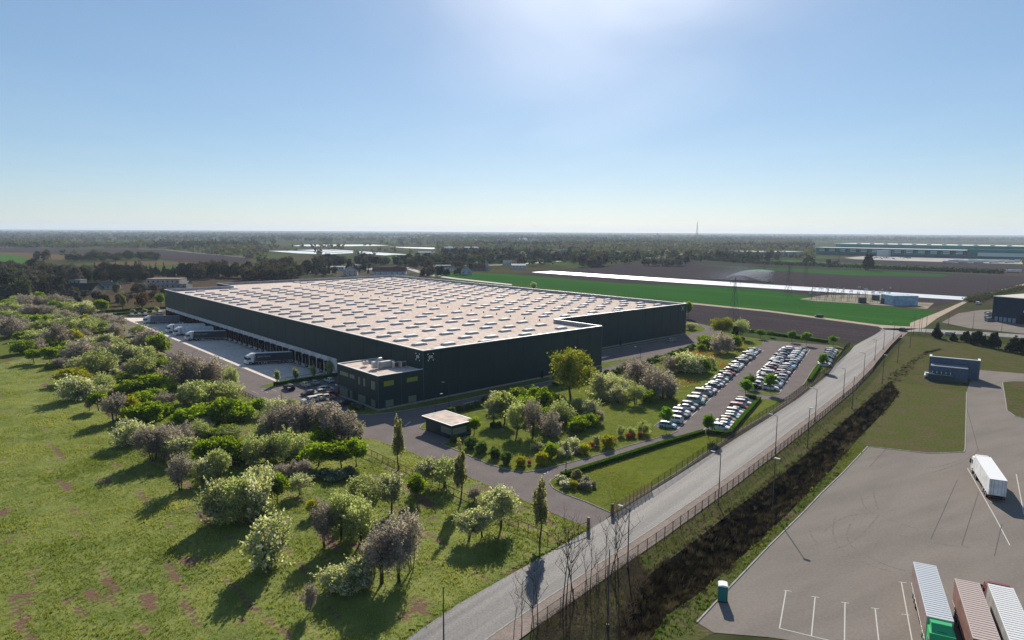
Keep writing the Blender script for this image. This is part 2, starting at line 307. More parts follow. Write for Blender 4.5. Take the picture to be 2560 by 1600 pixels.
# main road, pavement and right-hand verge
sheet('main_road', road_L+road_R[::-1], .06, G_ROAD)
kerb('road_kerb', road_R, w=.22, h=.16)
def offset(line, d):
    out = []
    for i, p in enumerate(line):
        a = line[max(i-1,0)]; b = line[min(i+1,len(line)-1)]; t = (b-a).normalized(); out.append(p+Vector((t.y,-t.x,0))*d)
    return out
walk_R = offset(road_R, 2.9)
sheet('pavement', offset(road_R,.12)+walk_R[::-1], .13, G_WALK, skirt=.12)
lot_poly = V2((77.6,139.5),(63.9,123.),(55.2,113.),(49.2,105.7),(37.9,92.5),(28.9,81.6),(22.2,73.4),(23.6,71.4),(29.6,70.6),(40,68),(70,52),(150,60),(190,150),(200,215),(170.8,216.8),(159.6,222.5),(147,208),(133.6,190.2),(97.9,138.1),(96.2,136.),(88.2,135.2),(81,138.1))
sheet('right_verge', walk_R[1:]+V2((176,300),(215,270),(230,235),(200,215),(170.8,216.8),(159.6,222.5),(147,208),(133.6,190.2),(119.2,203.9))+[p for p in ditch_L[::-1][1:] if p.y > 71], .016, G_VERGE)
sheet('lot_side_verge', [p for p in ditch_R if p.y > 69.5]+V2((119.6,203.6),(133.6,190.2),(97.9,138.1),(96.2,136.),(88.2,135.2),(81,138.1),(77.6,139.5),(63.9,123.),(55.2,113.),(49.2,105.7),(37.9,92.5),(28.9,81.6),(22.2,73.4),(23.6,71.4),(20,69)), .014, mat('bank_grass', (.075,.085,.027), .95, (.095,.08,.045), .2, lo=.45, hi=.65, fine=2., bump=.6, bscale=2))
sheet('concrete_lot', lot_poly, .05, G_LOT)
kerb('lot_kerb', V2((133.6,190.2),(97.9,138.1),(96.2,136.),(88.2,135.2),(81,138.1),(77.6,139.5),(63.9,123.),(55.2,113.),(49.2,105.7),(37.9,92.5),(28.9,81.6),(22.2,73.4)), w=.2, h=.14)
lawn('lot_island_lawn', V2((153.6,203.1),(158,204.9),(175,203),(170,165),(131,160.),(128.5,164.5),(130.5,170.),(140.4,184.1)), m=G_VERGE)
# painted markings
def stripe(mb_, a, b, w=.14, z=.056):
    a = Vector((a[0],a[1],0)); b = Vector((b[0],b[1],0)); d = (b-a).normalized(); n_ = Vector((-d.y,d.x,0))*w/2
    mb_.quad(*[(p.x,p.y,z) for p in (a-n_,b-n_,b+n_,a+n_)])
mb = MB().m(PAINT)
for a in [(170,1048),(445,1108),(727,1163),(1012,1217)]:
    pass
bays = [((170,1048),(108,1405)),((445,1108),(410,1475)),((727,1163),(722,1560)),((1012,1217),(1050,1560)),((1260,968),(1365,1540))]
for a, b in bays: stripe(mb, q('H',*a), q('H',*b), .13)
for a in [(185,1050),(445,1108),(727,1163),(1012,1217),(1272,970),(1300,1275)]:
    p = q('H',*a); stripe(mb, p-Vector((.45,-.12,0)), p+Vector((.45,-.12,0)), .12, .06)
stripe(mb, q('H',108,1405), q('H',620,1530), .13, .064)
for a, b in [(('D',1885,1100),('H',2160,380)),(('H',2160,380),('H',2285,620)),(('D',2345,1155),('H',2419,330))]: stripe(mb, q(*a), q(*b), .14)
mb.obj('lot_bay_lines', kind='structure')
mb = MB().m(PAINT)
stripe(mb, rowA0-RD*.5, rowA0+RD*124, .16); stripe(mb, V2((77.5,187.6))[0], V2((118.7,260.))[0], .16)
stripe(mb, V2((43.7,148.6))[0], V2((47,154.3))[0], .14)
NB = 46
for i in range(NB): stripe(mb, rowA0+RD*(2.62*i), rowA0+RD*(2.62*i)-RN*5.2, .1, .058)
rowB0 = Vector((77.5,187.6,0))
for i in range(31):
    stripe(mb, rowB0+RD*(2.62*i+1.6), rowB0+RD*(2.62*i+1.6)-RN*5.0, .1, .058); stripe(mb, rowB0+RD*(2.62*i+1.6)-RN*5.2, rowB0+RD*(2.62*i+1.6)-RN*10.2, .1, .06)
stripe(mb, rowB0-RN*5.1+RD*.5, rowB0-RN*5.1+RD*83, .12, .062)
for a, b in [((1290,1335),(1480,1300)),((1290,1335),(1430,1395))]: pass
# visitors' bays by the annex, in building axes
for i in range(7): stripe(mb, uv(-31.5+2.6*i+1.2,42.4), uv(-31.5+2.6*i+1.2,37.4), .1)
for i in range(6): stripe(mb, uv(-16.4,11.5+2.6*i), uv(-21.4,11.5+2.6*i), .1)
stripe(mb, uv(-21.4,11.5), uv(-21.4,24.5), .1, .06)
for i in range(7): stripe(mb, uv(-21.6,13+2.6*i), uv(-26.6,13+2.6*i), .1)
# arrow dashes on the perimeter road
for k, a, b in [('B',(2100,460),(1960,490)),('T3',(1240,1368),(1185,1392)),('B',(1460,660),(1405,700)),('C',(340,1135),(300,1158))]: stripe(mb, q(k,*a), q(k,*b), .3, .058)
mb.obj('site_line_markings', kind='structure')
# far fields
def fld(name, poly, z, m): return sheet(name, poly, z, m)
fld('near_ploughed_field', pts('T3',(1640,825),(2419,908))+pts('T4',(1040,1052),(1112,1076),(1060,1100),(870,1180),(800,1215),(400,1130),(0,1085))+pts('T3',(2100,1040),(1700,1000),(1500,990)), .03, G_BROWN)
fld('green_field', V2((-120,760),(-64.7,673),(20,560),(115,436),(154,396),(186.7,330),(199,329.5),(208,343),(255,393),(226.7,432.2),(221,489.5),(208,537.9),(156.6,576.7),(98.9,600),(-.3,721),(-37.8,740)), .03, G_CROP)
fld('white_film_strip', pts('T3',(185,531),(370,520),(2419,648))+pts('T4',(1880,765),(1850,795),(0,684))+pts('T3',(1600,632)), .045, G_PLASTIC)
mb = MB().m(G_BROWN)
for t in (.35,.68):
    a = q('T3',185,531).lerp(q('T3',370,520),t); b = q('T4',1850,795).lerp(q('T4',1880,765),t); stripe(mb, a, b, .7, .06)
mb.obj('film_strip_furrows', kind='structure')
fld('middle_ploughed_field', pts('T3',(0,512),(650,500),(860,472),(1100,445),(1680,430),(2419,455))+pts('T4',(0,460),(1200,515),(2419,570),(2419,660),(1920,768),(0,650))+pts('T3',(2419,645),(360,519)), .03, G_BROWN)
fld('lower_ploughed_strip', pts('T3',(200,532),(2419,688))+pts('T4',(1850,797),(1560,860),(850,830),(400,757),(0,706))+pts('T3',(1700,655),(1050,640),(0,548)), .026, G_BROWN)
fld('middle_green_strip', pts('T3',(1690,455),(2419,490))+pts('T4',(1000,520),(1700,555),(1650,575),(800,560),(0,510))+pts('T3',(1900,475)), .05, G_CROP)
fld('upper_ploughed_field', pts('T4',(0,405),(800,405),(1540,435),(2419,465),(2419,540),(1100,490),(0,440)), .03, G_BROWN)
fld('upper_green_strip', pts('T4',(0,425),(1000,470),(2230,530),(2230,520),(1000,455),(100,412)), .05, G_CROP2)
fld('sandy_field_track', pts('T3',(1620,812),(2419,892))+pts('T4',(1060,1030),(1340,1046),(1345,1010),(1620,905),(1850,805),(2100,722),(2419,640),(2419,655),(2080,745),(1900,805),(1600,965),(1480,1055),(1300,1085),(1100,1075),(1040,1045))+pts('T3',(2419,906),(1620,826)), .055, G_SAND)
fld('substation_yard', pts('T4',(300,785),(560,745),(1250,745),(1420,815),(1570,822),(1500,880),(1380,870),(1150,850),(850,828),(440,805)), .05, mat('gravel_yard', (.30,.27,.22), .9, (.16,.15,.10), .12, fine=1.))
fld('far_depot_lot', pts('T4',(1640,1005),(1800,920),(2000,890),(2419,875),(2600,1050),(2419,1112),(1900,1060)), .05, G_LOT)
sheet('branch_road', V2((184,310),(176,313),(182,322),(199,322),(225,310),(262,292),(300,262),(296,254),(255,280),(215,300),(192,311)), .055, G_ROAD)
# left-hand and distant fields
fld('left_green_field', pts('T1',(-400,360),(0,362),(140,372),(330,410),(200,450),(-400,520)), .05, G_CROP2)
fld('left_straw_field', pts('T1',(-400,340),(120,340),(480,355),(900,420),(330,408),(140,370),(-400,358)), .03, G_STUBBLE)
fld('left_ploughed_field', pts('T1',(-400,305),(500,302),(1500,320),(2300,390),(2419,450),(1800,440),(1300,390),(480,352),(-400,335)), .04, G_BROWN)
fld('left_far_ploughed_field', pts('T1',(640,250),(970,248),(1050,282),(640,285)), .05, G_BROWN)
fld('left_far_green_field', pts('T1',(960,250),(1100,245),(1310,247),(1280,282),(1050,281)), .06, G_CROP2)
fld('scrub_clearing', pts('T1',(880,440),(1400,425),(1900,440),(1500,470),(900,480)), .06, G_STUBBLE)
fld('orchard_grass', pts('T1',(560,760),(900,720),(1560,700),(1560,860),(1000,900),(700,850)), .05, mat('rough_grass', (.06,.06,.03), .95, (.085,.055,.04), .05, fine=.8))
fld('village_yards', pts('T2',(600,480),(1400,480),(1700,520),(1560,580),(900,575),(420,560)), .04, mat('yard_dirt', (.10,.09,.08), .95, (.05,.055,.03), .05, fine=.4))
for nm, P in [('white_film_field',[(110,330),(330,328),(900,352),(640,362),(380,352)]),('white_film_field',[(380,322),(560,317),(1320,366),(1220,372),(900,350)]),('white_film_field',[(600,315),(760,318),(1440,364),(1340,366)]),('white_film_field',[(330,283),(460,270),(1100,270),(1260,280),(640,288)]),('white_film_field',[(1250,290),(1700,300),(1680,312),(1420,303)])]:
    fld(nm, pts('T2',*P), .08, G_PLASTIC)
fld('far_green_field', pts('T2',(640,290),(1250,285),(1690,320),(1670,345),(1330,330),(1000,325)), .05, mat('olive_crop', (.055,.075,.028), .95, (.075,.07,.045), .02, fine=.3))
fld('village_meadow', pts('T2',(1200,385),(1490,378),(1470,420),(1230,415)), .05, G_CROP2)
fld('roadside_meadow', pts('T2',(1970,425),(2210,415),(2200,450),(1970,455)), .05, G_CROP2)
fld('hedgerow_meadow', pts('T3',(1350,370),(1700,370),(1690,400),(1400,405)), .05, G_CROP2)
mb = MB().m(G_ROAD)
hw = [q('T2',1680,475),q('T2',2419,460),q('T3',480,425),q('T3',1090,393),q('T3',1560,362),q('T3',2200,335),q('T4',100,318)]
for a, b in zip(hw, hw[1:]): stripe(mb, a, b, 9, .09)
lr = [q('T1',1300,310),q('T1',1560,318),q('T1',1800,345),q('T1',2419,400),q('T2',-50,395)]
for a, b in zip(lr, lr[1:]): stripe(mb, a, b, 7, .1)
mb.obj('far_highway', kind='structure')
sheet('village_lane', pts('T2',(420,540),(830,515),(1420,500),(1600,560),(1900,600),(2419,655),(2419,645),(1920,590),(1640,550),(1440,485),(830,500),(420,525)), .08, G_ROAD)

def ribbon(mb_, P, w, z):
    P = [Vector((v.x,v.y,0)) for v in P]
    for a, b in zip(P, P[1:]): stripe(mb_, a, b, w, z)
def arc_px(k, c, n=14):
    (x0,y0),(x1,y1),(x2,y2) = c; return [q(k,(1-t)**2*x0+2*t*(1-t)*x1+t*t*x2,(1-t)**2*y0+2*t*(1-t)*y1+t*t*y2) for t in [i/n for i in range(n+1)]]
mb = MB().m(mat('tyre_mark', (.158,.144,.131), .9, (.178,.160,.146), 1.2, fine=4.)); zt_ = .0512
for k, c in [('H',((880,160),(890,260),(980,310))),('H',((1000,60),(990,200),(1060,300))),('H',((640,350),(560,560),(720,680))),('H',((780,420),(680,600),(900,700))),('H',((400,480),(400,560),(500,620))),('H',((720,690),(900,800),(1160,870))),('H',((900,700),(1100,820),(1300,860))),('H',((600,660),(820,640),(1050,330))),('H',((1050,330),(1250,420),(1420,470))),('D',((1990,930),(1800,1100),(1450,1160))),('D',((1860,1000),(1700,1080),(1500,1100))),('H',((520,500),(700,300),(1000,320))),('H',((1180,510),(1500,600),(1900,640)))]:
    zt_ += .0004; ribbon(mb, arc_px(k,c), .28, zt_)
mb.obj('tyre_marks', kind='structure')
mb = MB().m(mat('slab_joint', (.11,.105,.10), .9))
for k, a, b in [('H',(1790,0),(1540,560)),('H',(1990,120),(1830,620)),('H',(2210,420),(2140,720)),('D',(1120,915),(960,1085)),('D',(1870,500),(1990,940))]: zt_ += .0004; stripe(mb, q(k,*a), q(k,*b), .12, zt_)
mb.obj('slab_joints', kind='structure')
# ------------------------------------------------------------------ the big dark warehouse
HB = 14.13; L1, V1, L2, VD, VB, UN = 74.0, 22.5, 159.6, 243.2, 268.8, 36.1
CLAD = mat('dark_cladding', (.012,.036,.036), .45, (.010,.031,.032), .3, spec=.25)
SEAM = mat('cladding_trim', (.075,.10,.105), .5, spec=.25)
PLINTH = mat('plinth_concrete', (.28,.28,.27), .85, fine=2.)
ROOFM = mat('roof_membrane', (.58,.48,.415), .9, (.53,.44,.38), .12, lo=.3, hi=.7, stretch=(1,1,1), col3=(.62,.53,.465), scale3=.03, lo3=.5, hi3=.75, fine=.7)
WHITE_TRIM = mat('parapet_coping', (.72,.72,.70), .45, spec=.5)
PARAIN = mat('parapet_membrane', (.30,.29,.31), .7, fine=.5)
DOCKW = mat('dock_wall_panel', (.60,.575,.56), .7, (.55,.53,.51), .4, fine=.6)
RUBBER = mat('black_rubber', (.012,.012,.013), .7)
DOOR = mat('dock_door', (.20,.17,.155), .55, spec=.5)
GLASS = glass_mat('window_glass', (.22,.25,.19))
FRAME = mat('window_frame', (.16,.17,.17), .5)
DOMEM = mat('skylight_dome', (.66,.65,.63), .6, spec=.1)
CURB = mat('skylight_curb', (.36,.335,.325), .6)
wh = thing('warehouse', 'huge dark green-black logistics warehouse with pale roof full of skylights', 'warehouse', uv(0,0), TH)
def part(mb_, name, parent=wh, **k): return mb_.obj(name, parent, **k)
# core walls (slightly inset behind the cladding panels)
outline = [(0,0),(L1,0),(L1,V1),(L2,V1),(L2,VB),(UN,VB),(UN,VD),(0,VD)]
ins = lambda P, d: [(P[0][0]+d,P[0][1]+d),(P[1][0]-d,P[1][1]+d),(P[2][0]-d,P[2][1]+d),(P[3][0]-d,P[3][1]+d),(P[4][0]-d,P[4][1]-d),(P[5][0]+d,P[5][1]-d),(P[6][0]+d,P[6][1]-d),(P[7][0]+d,P[7][1]-d)]
core = ins(outline, .12); mb = MB().m(SEAM)
for i in range(8):
    a, b = core[i], core[(i+1)%8]; zb = YARD_Z-.2 if i == 7 else 0
    mb.quad((a[0],a[1],zb),(b[0],b[1],zb),(b[0],b[1],HB-.02),(a[0],a[1],HB-.02))
part(mb, 'wall')
RZ = HB-1.4
roof = sheet('roof', ins(outline,.4), RZ, ROOFM, kind=None, parent=wh)
mb = MB().m(WHITE_TRIM); o1 = ins(outline,-.03); o2 = ins(outline,.40)
for i in range(8):
    a,b,c,d = o1[i],o1[(i+1)%8],o2[(i+1)%8],o2[i]
    mb.quad(*[(p[0],p[1],HB+.04) for p in (a,b,c,d)]); mb.quad((a[0],a[1],HB-.16),(b[0],b[1],HB-.16),(b[0],b[1],HB+.04),(a[0],a[1],HB+.04))
    mb.m(PARAIN).quad((d[0],d[1],HB+.04),(c[0],c[1],HB+.04),(c[0],c[1],RZ-.05),(d[0],d[1],RZ-.05)); mb.m(WHITE_TRIM)
part(mb, 'parapet')
seam_ = MB().m(mat('membrane_seam', (.47,.39,.335), .9))
for k in range(1,52):
    a_ = k*3.08; v0, v1 = (.5 if a_ < L1-.3 else V1+.5), (VD-.5 if a_ < UN+.3 else VB-.5)
    seam_.quad((a_-.05,v0,RZ+.006),(a_+.05,v0,RZ+.006),(a_+.05,v1,RZ+.006),(a_-.05,v1,RZ+.006))
o = seam_.obj('membrane_seams', roof); o['kind'] = 'stuff'
# cladding panels, one object each
def panel_mesh(w, z0, z1):
    g_ = .13; b_ = MB().m(CLAD); n_ = max(2, int(round((z1-z0)/1.2)))
    b_.box(g_/2, w-g_/2, 0, .1, z0, z1)
    return b_.mesh('cladding_panel')
def panels(a, b, z0, z1, n_):
    a = Vector((*a,0)); b = Vector((*b,0)); w = (b-a).length/n_; me = panel_mesh(w, z0, z1); d = (b-a).normalized()
    for i in range(n_):
        o = link('cladding_panel', me, wh); o.location = a+d*w*i; o.rotation_euler.z = math.atan2(d.y, d.x)
panels((0,0),(L1,0),.5,HB-.16,12); panels((L1,V1),(L2,V1),.5,HB-.16,14); panels((L1,0),(L1,V1),.5,HB-.16,4)
panels((0,48),(0,0),.5,HB-.16,6); panels((0,VD),(0,48),4.65,HB-.16,24)
panels((UN,VD),(0,VD),.5,HB-.16,6); panels((UN,VB),(UN,VD),.5,HB-.16,4); panels((L2,V1),(L2,VB),.5,HB-.16,40); panels((L2,VB),(UN,VB),.5,HB-.16,20)
for x, y in [(0,0),(L1,0),(L1,V1),(L2,V1)]: part(MB().m(SEAM).box(x-.09,x+.09,y-.09,y+.09,0,HB-.17), 'corner_trim')
mb = MB().m(PLINTH)
mb.box(-.08,L1+.08,-.08,.02,0,.47); mb.box(L1-.02,L1+.08,.03,V1-.1,0,.47); mb.box(L1+.1,L2+.08,V1-.08,V1+.02,0,.47); mb.box(-.08,.02,22,48.5,0,.47)
part(mb, 'plinth')
# dock wall and dock bays
dw = MB().m(DOCKW); nd = 24
dwall = thing('dock_wall', None, None); dwall.parent = wh; del_keys = [k for k in ('label','category') if k in dwall]
for k in del_keys: del dwall[k]
w = (VD-2.4-49)/nd
pm = MB().m(DOCKW).box(-.14,-.02,.03,w-.03,YARD_Z-.2,4.62).mesh('wall_panel')
for i in range(nd): link('wall_panel', pm, dwall, loc=(0,49+w*i,0))
MB().m(mat('dock_wall_edge',(.34,.33,.32),.8)).box(-.1,-.015,48.9,VD-2.3,YARD_Z-.2,4.6).obj('backing', dwall)
# one dock: shelter of black pads, door, leveller pit, bumpers, guide rails
def dock_parts():
    z0 = YARD_Z+.05; zt = 3.05
    s = MB().m(RUBBER); s.box(-.85,-.15,-1.72,-1.12,z0+.9,zt); s.box(-.85,-.15,1.12,1.72,z0+.9,zt); s.box(-.88,-.15,-1.72,1.72,zt-.95,zt+.06)
    d = MB().m(DOOR); d.box(-.22,-.16,-1.1,1.1,z0+1.2,zt-.95)
    for k in range(4): d.box(-.25,-.22,-1.1,1.1,z0+1.25+.62*k,z0+1.30+.62*k)
    p = MB().m(mat('leveller_steel',(.09,.088,.085),.6)); p.box(-.6,-.16,-1.1,1.1,z0+.95,z0+1.18); p.m(RUBBER).box(-.34,-.15,-1.1,1.1,z0,z0+.93)
    b1 = MB().m(mat('bumper_pale',(.55,.54,.50),.7)); b1.box(-1.05,-.62,-1.3,-1.1,z0+.55,z0+1.2)
    b2 = MB().m(mat('bumper_pale',(.55,.54,.50),.7)); b2.box(-1.05,-.62,1.1,1.3,z0+.55,z0+1.2)
    return [('shelter',s.mesh('shelter')),('door',d.mesh('door')),('leveller',p.mesh('leveller')),('bumper',b1.mesh('bumper')),('bumper',b2.mesh('bumper'))]
dp = dock_parts(); DOCK_V = [54.6+5.56*i for i in range(34)]
gm = MB().m(mat('guide_rail',(.06,.06,.065),.5)); gm.bar((-1.2,0,.18),(-3.6,0,.12),.12,6); gm.bar((-1.2,0,.18),(-.9,.25,.16),.12,6); gm = gm.mesh('wheel_guide')
for v_ in DOCK_V:
    e = link('loading_dock', None, wh, loc=(0,v_,0))
    for n_, me in dp: link(n_, me, e)
    for s_ in (-1.45,1.45):
        o = link('wheel_guide', gm, e, loc=(0,s_,YARD_Z+.02))
# skylights on the roof
sk = MB(); sk.m(CURB)
hl, hw_ = 1.95, .85
sk.add([(-hl-.35,-hw_-.35,0),(hl+.35,-hw_-.35,0),(hl+.35,hw_+.35,0),(-hl-.35,hw_+.35,0),(-hl,-hw_,.45),(hl,-hw_,.45),(hl,hw_,.45),(-hl,hw_,.45)],[(0,1,5,4),(1,2,6,5),(2,3,7,6),(3,0,4,7),(4,5,6,7)])
sk.m(DOMEM); na = 6; vs_ = []
for x_, s_ in ((-hl+.05,.55),(-hl+.6,1),(hl-.6,1),(hl-.05,.55)):
    for j in range(na+1):
        t = math.pi*j/na; vs_.append((x_, -math.cos(t)*(hw_-.08)*(.8+.2*s_), .46+math.sin(t)*.32*s_))
fs = [(i*(na+1)+j,(i+1)*(na+1)+j,(i+1)*(na+1)+j+1,i*(na+1)+j+1) for i in range(3) for j in range(na)]+[tuple(range(na,-1,-1)), tuple(3*(na+1)+j for j in range(na+1))]
sk.add(vs_, fs); skm = sk.mesh('skylight')
cols = [(8.8,4.9),(15.7,9.8),(27,6.3),(34.2,11.8),(45.7,8.5),(53.2,14.7),(64.8,10.6)]
cand = []
for ci, (cu, cv) in enumerate(cols):
    k = 0; v_ = cv; c_ = 0
    while v_ < VD-7:
        cand.append((cu, v_)); k += 1; v_ += 15.7 if k % 7 == 0 else 9.85
cols2 = [(83.,0),(90.2,5),(101.3,1.6),(108.5,6.6),(119.8,3),(127,8),(138.3,4.5),(145.5,9.5),(153,6)]
for cu, off in cols2:
    k = 0; v_ = V1+5+off
    while v_ < VB-7:
        cand.append((cu, v_)); k += 1; v_ += 15.7 if k % 7 == 0 else 9.85
cand = [c for c in cand if not (c[0] < UN+3 and c[1] > VD-5)]
cand.sort(key=lambda c: (uv(*c)-Vector((0,0,0))).length)
for i, c in enumerate(cand[:299]): link('skylight', skm, roof, loc=(c[0],c[1],RZ))
if len(cand) > 299:
    mb = MB(); mb.mats = list(sk.mats)
    for c in cand[299:]:
        o_ = len(mb.v); mb.v += [(x+c[0],y+c[1],z+RZ) for x,y,z in sk.v]; mb.f += [tuple(i+o_ for i in f) for f in sk.f]; mb.mi += sk.mi
    mb.obj('far_skylights', roof, kind='stuff')
vm = MB().m(mat('vent_dark',(.03,.03,.03),.6)).cyl((0,0,.3),(0,0,1),.22,.6,8).mesh('roof_vent')
for i in range(26): link('roof_vent', vm, roof, loc=(73.4,30+8.2*i,RZ))
# doors in the long fronts
for a in (45.,):
    mb = MB().m(mat('steel_door',(.02,.035,.05),.5)).box(a-.6,a+.6,-.16,-.1,.1,2.4); part(mb,'side_door')
mb = MB().m(mat('steel_door',(.02,.035,.05),.5)).box(112,113.2,V1-.16,V1-.1,.1,2.4); part(mb,'side_door')
# logo: four corner brackets round two letters
def text_mesh(body, size, m, ext=.02):
    cu_ = bpy.data.curves.new('t','FONT'); cu_.body = body; cu_.size = size; cu_.extrude = ext; cu_.align_x = 'CENTER'
    to = bpy.data.objects.new('t', cu_); COL.objects.link(to); bpy.context.view_layer.update()
    me = bpy.data.meshes.new_from_object(to.evaluated_get(bpy.context.evaluated_depsgraph_get())); bpy.data.objects.remove(to); bpy.data.curves.remove(cu_)
    me.materials.clear(); me.materials.append(m); return me
LOGO = mat('logo_white', (.85,.86,.87), .5)
def logo(x, y, z, rz, letters=True):
    e = link('logo', None, wh, loc=(x,y,z)); e.rotation_euler = (math.pi/2,0,rz)
    b_ = MB().m(LOGO); r_ = 1.0
    for sx in (-1,1):
        for sy in (-1,1): b_.prism([(sx*r_,sy*r_),(sx*(r_-.42),sy*r_),(sx*(r_-.28),sy*(r_-.14)),(sx*(r_-.14),sy*(r_-.28)),(sx*r_,sy*(r_-.42))][::1 if sx*sy<0 else -1], .0, .03)
    if letters:
        b_.obj('bracket_corners', e); link('letters', text_mesh('ps', 1.6, LOGO, .015), e, loc=(0,-.3,0))
    else:
        b_.v = [(x_*.9,y_*.9,z_) for x_,y_,z_ in b_.v]
        for k in (-1,1): b_.add([(-.5*k,.5,.0),(-.3*k,.5,0),(.5*k,-.5,0),(.3*k,-.5,0)],[(0,1,2,3)])
        b_.obj('bracket_corners', e)
logo(2.4,-.13,12.1,0); logo(-.13,2.4,12.1,-math.pi/2); logo(L2-3,V1-.13,12.1,0,False); logo(-.13,VD-3,12.1,-math.pi/2,False)
# annex with offices
an = thing('office_annex', 'dark two-storey office block at the warehouse corner with rooftop plant', 'office', uv(0,0), TH)
AH = 9.2; AU, AV = -14.0, 21.7

def wall_with_holes(mb_, length, height, holes, to3d, parent, depth=.16, zb=.5):
    """an outer skin left open at each hole, with reveals, a recessed pane and a mullioned frame"""
    xs = sorted({0, length, *[h[0] for h in holes], *[h[1] for h in holes]}); zs = sorted({zb, height, *[h[2] for h in holes], *[h[3] for h in holes]})
    for i in range(len(xs)-1):
        for j in range(len(zs)-1):
            cx_, cz_ = (xs[i]+xs[i+1])/2, (zs[j]+zs[j+1])/2
            if any(h[0] < cx_ < h[1] and h[2] < cz_ < h[3] for h in holes): continue
            mb_.quad(to3d(xs[i],0,zs[j]), to3d(xs[i+1],0,zs[j]), to3d(xs[i+1],0,zs[j+1]), to3d(xs[i],0,zs[j+1]))
    for h in holes:
        a, b, c, d = h[:4]; gl_ = h[4] if len(h) > 4 else GLASS
        for p0, p1 in (((a,c),(b,c)),((b,c),(b,d)),((b,d),(a,d)),((a,d),(a,c))):
            mb_.quad(to3d(p0[0],0,p0[1]),to3d(p1[0],0,p1[1]),to3d(p1[0],depth,p1[1]),to3d(p0[0],depth,p0[1]))
        w_ = MB().m(gl_).quad(to3d(a,depth,c),to3d(b,depth,c),to3d(b,depth,d),to3d(a,depth,d)).obj('window', parent)
        f_ = MB().m(FRAME); nmul = max(1, int(round((b-a)/.9))); e0 = .04; d0, d1 = depth-.07, depth-.004
        for k in range(nmul+1):
            x_ = a+(b-a)*k/nmul; f_.add([to3d(x_+dx,dy,z_) for z_ in (c,d) for dx,dy in ((-e0,d0),(e0,d0),(e0,d1),(-e0,d1))],[(0,1,5,4),(1,2,6,5),(3,0,4,7)])
        for z_ in [c+e0,d-e0]+([(c+d)/2] if d-c > 1.5 else []):
            f_.add([to3d(x_,dy,z_+dz) for x_ in (a,b) for dz,dy in ((-e0,d0-.003),(e0,d0-.003),(e0,d1),(-e0,d1))],[(0,1,5,4),(1,2,6,5),(3,0,4,7)])
        f_.obj('frame', w_)
YG = glass_mat('lit_office_glass', (.30,.31,.03))
mb = MB().m(CLAD)
lh = [(1.1,6.0,6.2,7.35),(6.5,9.5,6.2,7.35),(11.1,12.5,5.2,7.35),(13.8,15.1,5.2,7.35),(17.8,20.2,5.1,7.4),(.6,5.5,.55,3.0),(6.6,8.1,.55,3.0),(11.,15.1,.6,2.6),(17.7,20.1,.6,2.5)]
wall_with_holes(mb, AV, AH-.16, lh, lambda x,d,z: (AU+d, AV-x, z), an)
wall_with_holes(mb, -AU-.12, AH-.16, [(1.7,4.8,6.1,7.5,YG),(8.7,12.2,6.15,7.4,YG),(2.1,4.6,.6,2.4),(9.1,11.7,.6,2.4)], lambda x,d,z: (AU+x, d-.02, z), an)
mb.quad((AU,AV,.0),(-.1,AV,0),(-.1,AV,AH-.16),(AU,AV,AH-.16))
part(mb, 'wall', an)
MB().m(SEAM).box(AU-.06,AU+.06,-.08,.06,0,AH-.17).obj('corner_trim', an)
MB().m(SEAM).box(AU/2-.05,AU/2+.05,-.05,-.025,.5,AH-.17).obj('panel_joint', an)
for x in (6.0,12.4): MB().m(SEAM).box(AU-.03,AU-.005,AV-x-4.3,AV-x-4.2,.5,AH-.17).obj('panel_joint', an)
MB().m(PLINTH).box(AU-.08,AU+.02,-.1,AV,0,.48).box(AU+.03,-.14,-.12,.02,0,.48).obj('plinth', an)
aroof = MB().m(ROOFM).quad((AU+.3,.3,AH-.35),(-.12,.3,AH-.35),(-.12,AV-.3,AH-.35),(AU+.3,AV-.3,AH-.35)).obj('roof', an)
mb = MB().m(WHITE_TRIM)
mb.box(AU-.04,AU+.3,-.06,AV,AH-.15,AH); mb.box(AU+.31,-.13,-.06,.3,AH-.15,AH); mb.box(AU+.31,-.13,AV-.3,AV+.03,AH-.15,AH)
mb.m(PARAIN).box(AU+.25,AU+.29,.3,AV-.3,AH-.4,AH-.16).box(AU+.3,-.13,.25,.29,AH-.4,AH-.16).box(AU+.3,-.13,AV-.29,AV-.25,AH-.4,AH-.16)
mb.obj('parapet', an)
# canopy over the entrance
MB().m(SEAM).box(AU-1.1,AU-.01,AV-8.6,AV-.4,3.1,3.3).obj('entrance_canopy', an)
# rooftop plant: air handlers, ducts, condensers
PALE = mat('plant_casing', (.55,.52,.48), .45, (.42,.40,.37), 1.2, spec=.5); GALV = mat('galvanised_duct', (.50,.49,.47), .35, metal=.6); GRILL = mat('condenser_grille', (.09,.055,.045), .7)
zr = AH-.35
def plant(name, label, fn, x, y, r=0):
    t = thing(name, label, 'rooftop plant', uv(x,y,zr), TH+r); fn(t); return t
def air_handler(t):
    MB().m(PALE).box(-2.1,2.1,-.7,.7,.35,1.75).obj('casing', t); MB().m(GALV).box(-1.9,1.9,-.6,.6,1.75,1.85).obj('lid', t)
    b_ = MB().m(GALV)
    for x in (-1.8,0,1.8): b_.box(x-.08,x+.08,-.65,.65,0,.35)
    b_.obj('skid', t); b_ = MB().m(GALV)
    P = [(-2.1,0,1.2),(-2.9,0,1.5),(-3.1,0,2.2),(-2.6,0,2.7),(-1.6,0,2.7)]
    for a, b in zip(P,P[1:]): b_.bar(a,b,.34,8)
    b_.obj('duct', t); b_ = MB().m(GALV); P = [(1.2,-.7,1.4),(1.2,-1.5,1.4),(1.2,-1.8,.9),(1.2,-1.8,.05)]
    for a, b in zip(P,P[1:]): b_.bar(a,b,.3,8)
    b_.obj('duct', t)
